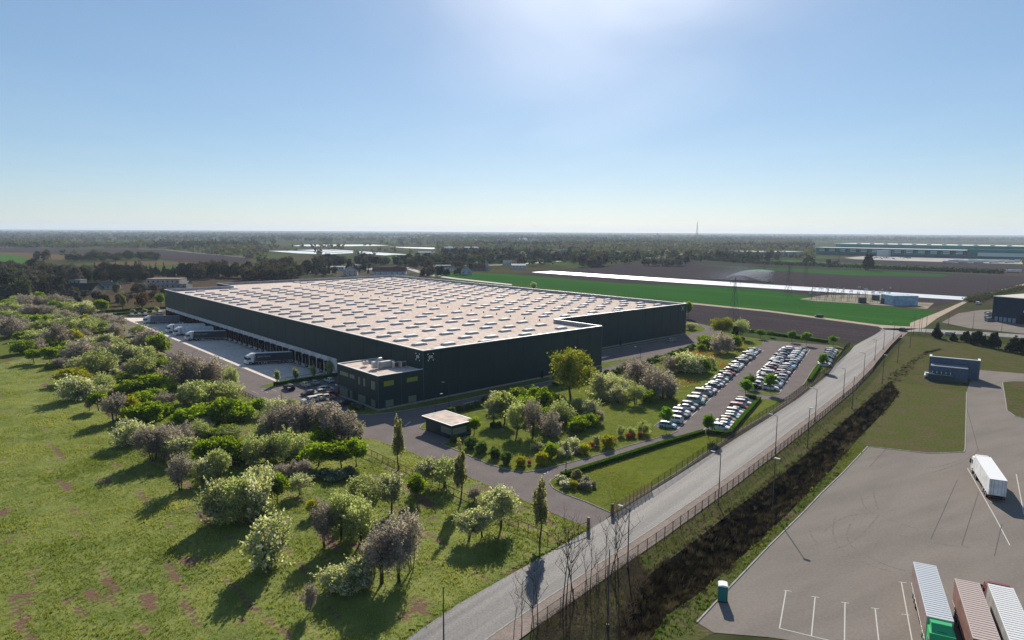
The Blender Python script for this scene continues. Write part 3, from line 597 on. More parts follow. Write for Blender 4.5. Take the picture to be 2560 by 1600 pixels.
def condenser(t):
    MB().m(PALE).box(-.75,.75,-.6,.6,.2,1.75).obj('casing', t); MB().m(GRILL).box(-.62,.62,-.62,-.60,.35,1.6).obj('grille', t); MB().m(GRILL).cyl((0,0,1.78),(0,0,1),.5,.06,12).obj('fan', t)
    MB().m(GALV).box(-.7,-.6,-.55,.55,0,.2).box(.6,.7,-.55,.55,0,.2).obj('feet', t)
def tank_set(t):
    MB().m(PALE).cyl((0,0,1.1),(0,0,1),.62,1.7,12).obj('tank', t); MB().m(PALE).box(-1.6,-.75,-.5,.5,.3,2.1).obj('cabinet', t)
    MB().m(GALV).bar((0,0,1.95),(0,0,2.7),.14,8).bar((0,0,2.7),(1.3,0,2.75),.14,8).obj('pipe', t)
    b_ = MB().m(GALV)
    for a, b in (((.3,-.9,.4),(2.4,-.9,.4)),((.3,-.9,.9),(.3,-.9,0)),((2.4,-.9,.9),(2.4,-.9,0)),((.3,-.9,.9),(2.4,-.9,.9))): b_.bar(a,b,.05,4)
    b_.obj('pipe_stand', t)
def small_unit(t):
    MB().m(PALE).box(-.7,.7,-.5,.5,.55,1.5).obj('casing', t); b_ = MB().m(GALV)
    for x in (-.6,.6):
        for y in (-.4,.4): b_.bar((x,y,0),(x,y,.55),.05,4)
    b_.obj('leg', t); MB().m(GRILL).cyl((0,0,1.52),(0,0,1),.35,.06,10).obj('fan', t)
plant('air_handling_unit','long pale air handler with curved ducts on the annex roof',air_handler,-5.6,9.3)
plant('condenser_unit','brown-grilled condenser beside the air handler, nearer the duct',condenser,-4.2,7.2)
plant('condenser_unit','brown-grilled condenser at the outer end of the rooftop plant',condenser,-2.4,6.4)
plant('pump_tank_set','pale round tank with cabinet and pipe stand on the annex roof',tank_set,-8.6,9.2)
plant('cooling_unit','small legged cooling unit standing apart towards the car park side',small_unit,-9.4,14.2)
# gatehouse
gh = thing('gatehouse', 'small dark flat-roofed gatehouse with glazed front corner by the driveway', 'gatehouse', (-19.9,149.6,0), 0)
gd1 = (Vector((-13.2,142.6,0))-Vector((-19.9,149.6,0))); gl_ = gd1.length; gh.rotation_euler.z = math.atan2(gd1.y,gd1.x); GD = 5.6
mb = MB().m(CLAD)
wall_with_holes(mb, gl_, 2.9, [(gl_-4.2,gl_-.15,.95,2.5)], lambda x,d,z: (x,d,z), gh, zb=0)
wall_with_holes(mb, GD, 2.9, [(.15,GD-1.2,.95,2.5)], lambda x,d,z: (gl_-d,x,z), gh, zb=0)
mb.quad((0,GD,0),(0,0,0),(0,0,2.9),(0,GD,2.9)); mb.quad((gl_,GD,0),(0,GD,0),(0,GD,2.9),(gl_,GD,2.9))
mb.obj('wall', gh)
MB().m(CLAD).box(-.7,gl_+.7,-.7,GD+.7,2.91,3.4).obj('roof_edge', gh)
MB().m(ROOFM).box(-.45,gl_+.45,-.45,GD+.45,3.41,3.44).obj('roof', gh)
MB().m(WHITE_TRIM).box(-.72,gl_+.72,-.72,-.5,3.41,3.52).box(-.72,gl_+.72,GD+.5,GD+.72,3.41,3.52).box(-.72,-.5,-.49,GD+.49,3.41,3.52).box(gl_+.5,gl_+.72,-.49,GD+.49,3.41,3.52).obj('parapet', gh)
# ------------------------------------------------------------------ vehicles
CGLASS = glass_mat('car_glass', (.018,.022,.026), .06); TYRE = mat('tyre', (.015,.015,.016), .8); RIM = mat('wheel_rim', (.35,.35,.36), .35, metal=.7); TRIMB = mat('black_trim', (.02,.02,.021), .6)
HEADL = glass_mat('headlamp', (.55,.57,.6), .1); TAILL = glass_mat('taillamp', (.28,.012,.012), .2)
def paint(name, c): 
    m = mat('paint_'+name, c, .45, spec=.18)
    try: m.node_tree.nodes['Principled BSDF'].inputs['Coat Weight'].default_value = .0
    except Exception: pass
    return m
PAINTS = {'white':(.56,.56,.55),'silver':(.26,.265,.27),'grey':(.10,.103,.107),'black':(.018,.018,.02),'cream':(.46,.42,.33),'blue':(.10,.22,.38),'pale blue':(.28,.46,.52),'red':(.28,.035,.03),'green':(.12,.20,.13),'bronze':(.32,.19,.07),'brown':(.09,.055,.045),'pale green':(.33,.42,.35)}
# stations: x, half width, belt z, roof half width, top z, side kind, top kind (b body, g glass) up to the next station
SHAPES = {
 'sedan': (4.6, .32, [(-2.30,.78,.72,.66,.76,'b','b'),(-2.18,.87,.90,.74,.98,'b','b'),(-1.62,.90,.93,.76,1.02,'b','g'),(-.98,.91,.92,.60,1.38,'g','b'),(-.28,.91,.91,.62,1.44,'b','b'),(-.18,.91,.91,.62,1.44,'g','b'),(.52,.91,.90,.60,1.38,'g','g'),(1.28,.90,.89,.78,.97,'b','b'),(2.02,.88,.74,.74,.82,'b','b'),(2.30,.76,.55,.62,.60,'b','b')]),
 'hatchback': (4.1, .31, [(-2.05,.76,.72,.66,.80,'b','b'),(-1.98,.86,.92,.72,1.00,'b','g'),(-1.62,.89,.93,.60,1.40,'g','b'),(-.42,.89,.92,.62,1.48,'b','b'),(-.32,.89,.92,.62,1.48,'g','b'),(.46,.89,.91,.60,1.42,'g','g'),(1.14,.88,.90,.76,.99,'b','b'),(1.82,.85,.76,.70,.84,'b','b'),(2.05,.73,.56,.60,.62,'b','b')]),
 'suv': (4.6, .37, [(-2.30,.80,.85,.70,.95,'b','b'),(-2.24,.92,1.08,.76,1.16,'b','g'),(-1.92,.94,1.08,.66,1.62,'g','b'),(-.52,.94,1.06,.68,1.69,'b','b'),(-.42,.94,1.06,.68,1.69,'g','b'),(.42,.94,1.05,.66,1.63,'g','g'),(1.12,.93,1.04,.80,1.14,'b','b'),(2.02,.90,.90,.76,.98,'b','b'),(2.30,.78,.66,.66,.74,'b','b')]),
 'estate': (4.7, .32, [(-2.35,.78,.75,.66,.84,'b','b'),(-2.28,.88,.93,.74,1.00,'b','g'),(-1.95,.91,.94,.62,1.40,'g','b'),(-.42,.91,.92,.63,1.48,'b','b'),(-.32,.91,.92,.63,1.48,'g','b'),(.48,.91,.91,.61,1.42,'g','g'),(1.24,.90,.90,.78,.98,'b','b'),(2.05,.88,.75,.74,.84,'b','b'),(2.35,.76,.56,.62,.62,'b','b')]),
 'van': (4.9, .34, [(-2.45,.84,.90,.74,1.0,'b','b'),(-2.42,.94,1.08,.82,1.20,'b','g'),(-2.25,.95,1.10,.80,1.84,'g','b'),(-.55,.95,1.10,.82,1.92,'b','b'),(-.42,.95,1.10,.82,1.92,'g','b'),(.78,.95,1.08,.78,1.84,'g','g'),(1.62,.94,1.06,.82,1.18,'b','b'),(2.2,.90,.92,.78,1.0,'b','b'),(2.45,.80,.62,.66,.70,'b','b')]),
}
def loft(shape, pm):
    L, wr_, st = SHAPES[shape]; body = MB().m(pm); gl = MB().m(CGLASS)
    def sec(s): 
        x, w, zb, wr, zt = s[:5]; h = [(w*.93,.22),(w,.48),(w*.985,zb),(wr,zt),(0,zt+.045)]
        return [(x,y,z) for y,z in h]+[(x,-y,z) for y,z in h[-2::-1]]
    S = [sec(s) for s in st]
    for i in range(len(st)-1):
        sk_, tk = st[i][5], st[i][6]
        for j in range(8):
            f = [S[i][j],S[i+1][j],S[i+1][j+1],S[i][j+1]]; k = 'b'
            if j in (2,5): k = sk_
            if j in (3,4): k = tk
            (gl if k == 'g' else body).quad(*f)
        body.m(TRIMB).quad(S[i][0],S[i][8],S[i+1][8],S[i+1][0]); body.m(pm)
    body.add(S[0],[tuple(range(9))]); body.add(S[-1],[tuple(range(8,-1,-1))])
    # lower trim, bumpers, mirrors
    body.m(TRIMB).box(st[0][0]-.03,st[0][0]+.1,-.7,.7,.30,.50).box(st[-1][0]-.12,st[-1][0]+.03,-.62,.62,.24,.44)
    body.m(pm)
    for s_ in (-1,1): body.box(st[-4][0]-.28,st[-4][0]-.12,*( (.93,1.08) if s_>0 else (-1.08,-.93)),.95 if shape not in('suv','van') else 1.12,1.08 if shape not in('suv','van') else 1.26)
    return body, gl, L, wr_
def wheel_mesh(r, w):
    b = MB().m(TYRE).cyl((0,0,0),(0,1,0),r,w,14); b.m(RIM).cyl((0,0,0),(0,1,0),r*.66,w+.03,10); return b.mesh('wheel', True)
WHEELS = {}
def make_car(shape, colour, idx=[0]):
    pm = paint(colour, PAINTS[colour]); body, gl, L, wr_ = loft(shape, pm)
    t = thing('parked_car', f'{colour} {shape}', 'car')
    link('body', body.mesh('body'), t); link('glazing', gl.mesh('glazing'), t)
    if shape not in WHEELS: WHEELS[shape] = wheel_mesh(wr_, .24)
    w = SHAPES[shape][2][3][1]
    for sx in (-.31,.30):
        for sy in (-1,1): link('wheel', WHEELS[shape], t, loc=(L*sx, sy*(w-.10), wr_))
    st = SHAPES[shape][2]
    for s_ in (-1,1):
        MB().m(HEADL).box(st[-2][0]-.05,st[-2][0]+.13,*sorted((s_*.58,s_*.80)),st[-2][2]-.14,st[-2][2]+.02).obj('headlight', t)
        MB().m(TAILL).box(st[1][0]-.12,st[1][0]+.06,*sorted((s_*.62,s_*.83)),st[1][2]-.16,st[1][2]+.02).obj('taillight', t)
    index_children(t); return t
PROTO = {}
def car(shape, colour, loc, rz, label, group=None):
    k = (shape, colour)
    if k not in PROTO:
        t = make_car(shape, colour); PROTO[k] = t; t.location = loc; t.rotation_euler.z = rz; t['label'] = label
        if group: t['group'] = group
        return t
    return copy_tree(PROTO[k], loc, rz, None, label, group)
SH = ['sedan','hatchback','suv','estate','hatchback','sedan','suv','van']
rr = random.Random(11)
def pick(): 
    return rr.choices(['white','silver','grey','black','cream','blue','red','brown','pale green'],[31,25,19,9,5,4,3,3,1])[0]
AW = math.atan2(RN.y, RN.x)
def row(start, n, flip, gapset, first, name, group, fixed={}):
    c_ = 0
    for i in range(n):
        if i in gapset: continue
        shape, col = fixed.get(i, (rr.choices(SH,[30,26,22,10,6,6,8,3])[0], pick()))
        p = start+RD*(2.62*i)+RN*rr.uniform(-.25,.25)+RD*rr.uniform(-.1,.1)
        car(shape, col, (p.x,p.y,.05), AW+(math.pi if flip(i) else 0)+rr.uniform(-.03,.03), f'{col} {shape}, {ORD[c_]} car from {first} in {name}', group); c_ += 1
row(rowA0-RN*2.6+RD*1.3, 46, lambda i: rr.random()<.2, {1,3,6,9,13,17,21,27,33}, 'the driveway end', 'the long lawn-side row', 'cars in the lawn-side row', {0:('hatchback','pale blue'),2:('suv','white'),4:('estate','grey'),5:('suv','white'),11:('hatchback','cream'),41:('hatchback','blue')})
row(rowB0-RN*2.6+RD*2.9, 30, lambda i: rr.random()<.25, {1,6}, 'the round island', 'the middle row facing the road', 'cars in the middle row facing the road', {0:('suv','white'),2:('van','white'),9:('sedan','red'),8:('hatchback','black')})
row(rowB0-RN*7.7+RD*2.9, 30, lambda i: rr.random()<.75, {5,11,24}, 'the round island', 'the middle row facing the lawn', 'cars in the middle row facing the lawn', {0:('sedan','black'),8:('van','white')})
rowE0 = Vector((49.0,150.4,0)); 
row(rowE0+RD*.6, 12, lambda i: False, {9}, 'the driveway corner', 'the short row along the hedge', 'cars in the hedge row', {0:('suv','white'),1:('sedan','white'),2:('sedan','white'),3:('hatchback','bronze'),4:('hatchback','pale green'),5:('hatchback','white'),7:('sedan','grey'),10:('suv','white')})
rowF0 = Vector((108.6,226.6,0))
row(rowF0+RD*.5, 14, lambda i: False, {2,5,10}, 'the hedge end', 'the far short row by the fence', 'cars in the far fence row', {0:('sedan','white'),4:('hatchback','blue')})
# visitors' cars by the annex, in building axes
vis = [('suv','black',-21.5,37.2,TH+math.pi/2,'black SUV parked alone in the bay nearest the service road'),('sedan','cream',-16.3,37.8,TH+math.pi/2,'cream saloon beside the clipped hedge by the dock'),('sedan','silver',-13.2,38.2,TH+math.pi/2,'silver saloon between the cream saloon and the annex by the hedge'),('hatchback','white',-8.3,38.4,TH+math.pi/2,'white hatchback in the hedge bay closest to the warehouse wall'),
 ('suv','white',-14.6,28.0,TH-.1,'white SUV with roof bars nearest the annex entrance corner'),('sedan','brown',-20.0,27.2,TH+math.pi,'dark brown saloon in the middle of the visitor bays'),('hatchback','cream',-17.3,26.0,TH+math.pi,'cream hatchback between the brown saloon and the white SUV'),
 ('suv','white',-23.6,19.4,TH+math.pi,'white SUV at the front corner of the visitor bays'),('hatchback','cream',-20.9,20.6,TH+math.pi+.05,'cream hatchback just behind the front white SUV'),('sedan','cream',-18.4,19.8,TH,'pale saloon with cream bonnet facing the annex'),('hatchback','red',-15.6,22.0,TH,'red hatchback half hidden beside the annex wall'),
 ('sedan','black',-17.6,10.6,TH,'dark saloon parked beside the shrub at the annex front')]
for sh, co, a, b, r_, lb in vis:
    p = uv(a,b,.05); car(sh, co, p, r_, lb, 'visitor cars by the annex')
for i, (a, b) in enumerate([(-14.3,252.3),(-11.3,250.5),(-8.2,250.5),(-1.5,249)]):
    p = uv(a,b,.05); car(['sedan','hatchback','sedan','van'][i], 'white', p, TH+math.pi/2, f'{["white saloon","white hatchback","white saloon","white van"][i]}, {ORD[i]} from the left beyond the far end of the docks', 'cars beyond the docks')
car('suv','silver',(67.6,277.4,.05),TH,'silver pickup-like SUV parked alone on the perimeter road by the recessed front')
car('suv','black',(169.,362.2,.06),math.radians(118),'black off-roader stopped on the sandy track by the green field')
car('suv','black',(186.3,312.6,.065),math.radians(35),'dark SUV driving at the road junction')
car('estate','white',(201,300.6,.06),math.radians(-25),'white estate car on the branch road behind the conifers')
# ---- articulated lorries
CABW = paint('cab_white',(.74,.74,.73)); CHAS = mat('chassis',(.03,.03,.032),.6); 
def truck(name_label, loc, rz, box_col, cab_col, tilt=0, lettering=False, rib=False, cab=True, roof_col=None, group=None):
    t = thing('articulated_lorry', name_label, 'lorry', loc, rz, group); t.rotation_euler = (0, tilt, rz)
    bm_ = mat('trailer_'+box_col[0], box_col[1], .5, spec=.4, fine=.8); cm = paint('cab_'+cab_col[0], cab_col[1]); rm = mat('trailer_roof_'+(roof_col or box_col)[0], (roof_col or box_col)[1], .45, spec=.5)
    b = MB().m(bm_); b.box(.05,13.55,-1.27,1.27,1.15,3.94); tb = b.obj('trailer_box', t)
    b = MB().m(rm); b.box(0.02,13.58,-1.28,1.28,3.945,4.0)
    if rib:
        for k in range(26): b.box(.3+.51*k,.36+.51*k,-1.2,1.2,4.0,4.035)
    b.obj('trailer_roof', t)
    b = MB().m(mat('alloy_rail',(.5,.5,.5),.4,metal=.5)); b.box(0,13.6,-1.295,-1.275,1.05,1.2).box(0,13.6,1.275,1.295,1.05,1.2).box(13.56,13.62,-1.28,1.28,1.1,3.99); b.obj('side_rail', t)
    for s_ in (-1,1):
        d = MB().m(bm_).box(-.04,.04,*sorted((s_*.03,s_*1.25)),1.2,3.9).obj('rear_door', t)
        MB().m(RIM).box(-.07,-.045,*sorted((s_*.55,s_*.60)),1.25,3.85).box(-.07,-.045,*sorted((s_*.95,s_*1.0)),1.25,3.85).obj('lock_bar', d)
        MB().m(TAILL).box(-.06,.05,*sorted((s_*.75,s_*1.2)),.82,.96).obj('taillight', t)
    b = MB().m(CHAS).box(.1,13.3,-.45,.45,.85,1.12).box(-.02,.12,-1.2,1.2,.55,.70).box(9.6,9.75,-.9,-.75,.1,1.1).box(9.6,9.75,.75,.9,.1,1.1).box(4.9,9.2,-1.22,-1.17,.5,.95).box(4.9,9.2,1.17,1.22,.5,.95); b.obj('trailer_chassis', t)
    if 'T' not in WHEELS: WHEELS['T'] = wheel_mesh(.5,.36)
    xs = [1.9,3.2,4.5]+([11.1,12.3,14.9] if cab else [])
    for x in xs:
        for s_ in (-1,1): link('wheel', WHEELS['T'], t, loc=(x, s_*1.05, .5))
    if cab:
        prof = [(13.95,.75),(13.95,3.15),(14.2,3.35),(15.75,3.25),(16.15,2.75),(16.38,1.75),(16.45,.95),(16.4,.45),(15.6,.42),(15.5,1.1),(14.3,1.1),(14.3,.75)]
        c = MB().m(cm).extrude_y(prof[::-1],-1.22,1.22); c.m(TRIMB).box(16.2,16.47,-1.15,1.15,.35,.62); c.obj('cab', t)
        w_ = MB().m(CGLASS); w_.quad((16.19,-1.08,2.70),(16.40,-1.12,1.78),(16.40,1.12,1.78),(16.19,1.08,2.70)); w_.obj('windscreen', t)
        for s_ in (-1,1):
            MB().m(CGLASS).box(15.0,15.95,*sorted((s_*1.225,s_*1.235)),1.85,2.6).obj('side_window', t)
            MB().m(TRIMB).box(16.1,16.3,*sorted((s_*1.28,s_*1.52)),1.7,2.5).bar((16.1,s_*1.2,2.5),(16.2,s_*1.4,2.5),.03).obj('mirror', t)
            MB().m(HEADL).box(16.42,16.49,*sorted((s_*.7,s_*1.12)),.72,.92).obj('headlight', t)
        d = MB().m(cm); d.add([(14.0,-1.1,3.2),(14.0,1.1,3.2),(15.6,1.0,3.27),(15.6,-1.0,3.27),(14.0,-1.05,3.95),(14.0,1.05,3.95),(14.6,.95,3.9),(14.6,-.95,3.9)],[(0,3,7,4),(1,5,6,2),(4,7,6,5),(7,3,2,6),(0,4,5,1)]); d.m(TRIMB).box(14.75,15.5,-.45,.45,3.36,3.44) if False else d
        d.obj('roof_deflector', t); MB().m(TRIMB).box(14.85,15.4,-.4,.4,3.3,3.42).obj('roof_hatch', t)
        MB().m(CHAS).box(10.3,14.3,-.42,.42,.6,.95).box(12.9,14.2,-1.2,-.6,.35,.9).box(12.9,14.2,.6,1.2,.35,.9).obj('tractor_chassis', t)
        MB().m(mat('mudguard',(.05,.05,.05),.6)).box(10.4,13.0,-1.2,-.85,1.02,1.06).box(10.4,13.0,.85,1.2,1.02,1.06).obj('mudguard', t)
    if lettering:
        e = link('side_lettering', None, t, loc=(10.4,1.285,2.55)); e.rotation_euler = (math.pi/2,0,math.pi)
        LT = mat('trailer_lettering',(.42,.44,.48),.6); link('letters', text_mesh('BEHM TRANS',.78,LT,.008), e)
        r_ = MB().m(LT)
        for k in range(16):
            a0, a1 = 2*math.pi*k/16, 2*math.pi*(k+1)/16
            for ra, rb in ((.42,.34),(.2,.0)): r_.quad(*[(-3.35+r0*math.cos(a_), .27+r0*math.sin(a_), .008) for r0,a_ in ((ra,a0),(ra,a1),(rb,a1),(rb,a0))])
        r_.obj('roundel', e)
    return t
GREYB = ('charcoal',(.040,.043,.052)); WHT = ('white',(.66,.66,.66)); BLUG = ('blue_grey',(.15,.155,.19))
tilt_ = math.atan2(-YARD_Z+.05, -YU)
ai = math.pi+TH
def docked(k, box, cabc, lab, **kw):
    p = uv(-1.0, DOCK_V[k], 0); z = .05+(YARD_Z-.05)*(-1.0-YU)/(-YU)
    return truck(lab, (p.x,p.y,z), ai, box, cabc, tilt=-tilt_, group='lorries backed onto the docks', **kw)
W1 = ('white',(.74,.74,.73))
docked(29, BLUG, W1, 'white-cabbed lorry with plain blue-grey trailer at the farthest occupied dock')
docked(22, WHT, W1, 'all-white lorry docked between the blue-grey trailer and another white lorry')
docked(20, WHT, W1, 'all-white lorry docked next to the charcoal lettered trailer')
docked(17, GREYB, W1, 'lorry with charcoal lettered trailer beside the two white lorries', lettering=True, roof_col=('pale',(.6,.6,.6)))
docked(5, GREYB, W1, 'lone lorry with charcoal lettered trailer at the dock nearest the annex', lettering=True, roof_col=('pale',(.6,.6,.6)))
def lot_truck(lab, rearleft, deg, box, cabc, **kw):
    a = math.radians(deg); d = Vector((math.cos(a),math.sin(a),0)); r_ = Vector((d.y,-d.x,0))
    p = Vector((*rearleft,0))+r_*1.28; return truck(lab, (p.x,p.y,.05), a, box, cabc, **kw)
lot_truck('white box lorry seen from behind, driving across the concrete lot', (82.9,110.2), 64.4, WHT, W1)
PINKB = ('rust_pink',(.26,.15,.13)); TANR = ('faded_tan',(.40,.32,.285)); SILR = ('silver',(.42,.45,.48)); GRN = ('green',(.04,.40,.15))
lot_truck('lorry with green cab facing the camera and rust-sided silver-roofed trailer', (54.3,79.7), 244.6, ('rust_grey',(.24,.175,.16)), GRN, rib=True, roof_col=SILR)
lot_truck('red-sided trailer lorry with faded tan roof beside the green cab', (56.9,75.5), 243.3, PINKB, ('dark',(.03,.03,.035)), rib=True, roof_col=TANR)
lot_truck('grey-sided lorry with ribbed white roof at the frame corner', (51.7,63.4), 63., ('pale_grey',(.36,.36,.35)), ('maroon',(.16,.05,.05)), rib=True, roof_col=('ribbed_white',(.58,.58,.57)))
# ------------------------------------------------------------------ vegetation
def fast_mesh(name, V, F, mats, mi=None, tint=None, k=4):
    me = bpy.data.meshes.new(name); nf = len(F)
    me.vertices.add(len(V)); me.vertices.foreach_set('co', np.asarray(V, np.float32).ravel())
    me.loops.add(nf*k); me.loops.foreach_set('vertex_index', np.asarray(F, np.int32).ravel())
    me.polygons.add(nf); me.polygons.foreach_set('loop_start', np.arange(0, nf*k, k, dtype=np.int32))
    if mi is not None: me.polygons.foreach_set('material_index', np.asarray(mi, np.int32))
    for m_ in mats: me.materials.append(m_)
    if tint is not None:
        a = me.attributes.new('tint', 'FLOAT', 'FACE'); a.data.foreach_set('value', np.asarray(tint, np.float32))
    me.update(calc_edges=True); return me
def leaves(cent, size, rng, aspect=1.0, up=0.0):
    n = len(cent); a = rng.normal(size=(n,3)); a[:,2] *= (1-up*.6); a[:,2] += up*1.2; a /= np.linalg.norm(a,axis=1)[:,None]
    b = rng.normal(size=(n,3)); b -= (a*b).sum(1)[:,None]*a; b /= np.linalg.norm(b,axis=1)[:,None]
    s = (size*rng.uniform(.6,1.35,n))[:,None]; a = a*s*aspect*.5; b = b*s*.5
    V = np.stack([cent-a-b*.55, cent-a*.1+b*1.0, cent+a+b*.35, cent+a*.2-b*.9],1).reshape(-1,3)
    return V, np.arange(n*4).reshape(-1,4)
def crown_points(rng, W, H, base, n, clumps, shape, spread=.5, shoots=0.):
    """leaf centres gathered in clumps spread through the crown's volume"""
    C_ = []
    while len(C_) < clumps:
        p = rng.uniform(-1,1,3); t = (p[2]+1)/2
        if shape == 'round': r = math.sqrt(max(0,1-p[2]**2))
        elif shape == 'bush': r = math.sqrt(max(0,1-max(0,p[2])**2))*(1 if p[2] > -.3 else .86)
        elif shape == 'column': r = (1-t)**.55*min(1,t*5+.15)
        elif shape == 'cone': r = (1-t)**.9*min(1,t*9+.2)
        elif shape == 'vase': r = min(1,.45+t*1.1)*math.sqrt(max(0,1-max(0,t-.55)**2*3.2))
        rr_ = math.hypot(p[0],p[1])
        if rr_ > r: continue
        if shape in ('round','bush') and rr_*rr_+p[2]*p[2] < .2 and rng.random() < .7: continue
        C_.append((p[0],p[1],p[2]))
    C_ = np.array(C_); cs = rng.uniform(.65,1.3,clumps)
    idx = rng.integers(0,clumps,n); d = rng.normal(size=(n,3)); d /= np.linalg.norm(d,axis=1)[:,None]; d *= (rng.uniform(0,1,n)**.45)[:,None]
    cr = spread*(clumps/10.)**(-1/3)
    P = C_[idx]*np.array([1-cr*.6,1-cr*.6,1-cr*.5]) + d*cr*cs[idx][:,None]
    ph_ = rng.uniform(0,6.28,6); az_ = np.arctan2(P[:,1],P[:,0]); lob = 1+.13*np.sin(2*az_+ph_[0])+.10*np.sin(3*az_+ph_[1]+2*P[:,2])+.08*np.sin(5*az_+ph_[2]-3*P[:,2])
    if shape in ('bush','round'): P[:,:2] *= lob[:,None]; P[:,2] *= 1+.16*np.sin(2.3*P[:,0]*2+ph_[3])*np.sin(2.1*P[:,1]*2+ph_[4])
    if shoots:
        ns = int(n*shoots); k0 = rng.integers(0,n,ns); dirs = P[k0]*np.array([.8,.8,.5])+np.array([0,0,.55]); dirs /= np.linalg.norm(dirs,axis=1)[:,None]; fam = rng.integers(0,90,ns); base_ = P[rng.integers(0,n,90)]; bd = base_*np.array([.9,.9,.6])+np.array([0,0,.6]); bd /= np.linalg.norm(bd,axis=1)[:,None]
        P[k0] = base_[fam]+bd[fam]*rng.uniform(0,.38,ns)[:,None]+rng.normal(0,.035,(ns,3))
    P = P*np.array([W/2,W/2,(H-base)/2]); P[:,2] += base+(H-base)/2; P[:,2] = np.maximum(P[:,2], .06)
    CC = C_*np.array([W/2,W/2,(H-base)/2])*.85; CC[:,2] += base+(H-base)/2
    return P, CC, idx
BARK = mat('bark', (.085,.07,.055), .9, (.05,.042,.035), 3., coord='object'); BARK2 = mat('pale_bark', (.20,.18,.15), .9, (.10,.09,.075), 3., coord='object')
def trunk_mesh(rng, H, base, CC, r, stems=1, bark=None, limbs=7):
    b = MB().m(bark or BARK); lim = CC[rng.permutation(len(CC))[:limbs]]
    for s in range(stems):
        ox, oy = (0,0) if stems == 1 else rng.uniform(-.35,.35,2)*H*.12
        top = Vector((ox*2.0+rng.uniform(-.2,.2)*H*.06, oy*2.0+rng.uniform(-.2,.2)*H*.06, base+(H-base)*.55)); mid = Vector((ox*1.3+rng.uniform(-.04,.04)*H, oy*1.3, base*.75+.1*H))
        b.bar((ox,oy,-.05),mid,r,7,r*.72); b.bar(mid,top,r*.72,6,r*.3)
        for k, p in enumerate(lim[s::stems]):
            st = mid.lerp(top, rng.uniform(0,.9)); b.bar(st, p, r*.36, 5, r*.07)
    return b.mesh('trunk')
SPECIES = {}
def species(key, seed, W, H, base, n, clumps, shape, size, mats, frac=0, spread=.5, r=.12, stems=1, limbs=7, bark=None, up=0, aspect=1.0, cat='shrub', name='shrub', shoots=0.):
    rng = np.random.default_rng(seed); P, CC, idx = crown_points(rng, W, H, base, n, clumps, shape, spread, shoots)
    V, F = leaves(P, np.full(n,size), rng, aspect, up)
    ct = rng.uniform(0,1,clumps); tint = np.clip(ct[idx]*.6+rng.uniform(0,1,n)*.5-.05,0,1)
    mi = np.zeros(n,int)
    if len(mats) > 1:
        cf = rng.uniform(0,1,clumps); mi = (rng.uniform(0,1,n) < np.clip(frac*(cf[idx]*1.6+.2),0,1)).astype(int)
    cm = fast_mesh('crown', V, F, mats, mi, tint); tm = trunk_mesh(rng, H, base, CC, r, stems, bark, limbs)
    SPECIES.setdefault(key,[]).append((cm, tm, W, H, name, cat))
Lf = leaf_mat
m_g = Lf('leaf_bright_green',(.09,.16,.010),(.25,.32,.024),.56,1.1); m_w = Lf('leaf_sage',(.17,.20,.09),(.31,.33,.165),.56,1.2); f_w = Lf('blossom_white',(.54,.53,.42),(.68,.66,.54),.45,1.0)
m_p = Lf('twig_mauve',(.19,.168,.155),(.32,.285,.265),.52,1.2,(1.2,1.16,.88)); f_p = Lf('blossom_pinkish',(.36,.325,.29),(.46,.42,.375),.45,1.,(1.2,1.16,.88))
m_o = Lf('leaf_willow',(.18,.22,.095),(.34,.37,.19),.56,1.2); m_y = Lf('leaf_yellow_green',(.24,.25,.02),(.36,.34,.03),.5)
m_pop = Lf('leaf_poplar',(.16,.165,.08),(.31,.30,.16),.54,1.2); m_lin = Lf('leaf_linden',(.16,.18,.022),(.30,.31,.05),.52); m_pk = Lf('leaf_street_tree',(.075,.17,.018),(.16,.27,.03),.5)
m_ball = Lf('leaf_dark_shrub',(.06,.12,.03),(.14,.19,.06),.42); m_con = Lf('needle_dark',(.010,.020,.012),(.024,.038,.020),.2)
m_red = Lf('leaf_red',(.28,.07,.055),(.42,.12,.09),.4); m_hd = Lf('leaf_hedge',(.055,.14,.015),(.11,.20,.028),.45); m_dry = Lf('dry_grass_plume',(.22,.19,.09),(.32,.28,.15),.45); m_blue = Lf('leaf_blue_green',(.09,.14,.095),(.17,.22,.16),.4)
for s in range(3):
    species('g',10+s,5.,4.2,.2,4300,46,'bush',.30,[m_g],spread=.62,stems=3,name='green_shrub')
    species('w',20+s,4.4,4.0,.2,4500,50,'bush',.22,[m_w,f_w],.36,spread=.6,shoots=.16,stems=3,name='blossoming_shrub')
    species('p',30+s,4.4,5.4,.25,5200,60,'bush',.19,[m_p,f_p],.22,spread=.62,shoots=.22,r=.09,stems=4,limbs=26,name='mauve_shrub',up=.2)
    species('o',40+s,4.8,4.6,.3,4900,54,'bush',.20,[m_w,m_o],.62,spread=.62,shoots=.16,stems=3,name='willow_shrub')
species('y',50,3.6,3.0,.1,3600,40,'bush',.20,[m_y],spread=.6,stems=3,name='yellow_shrub')
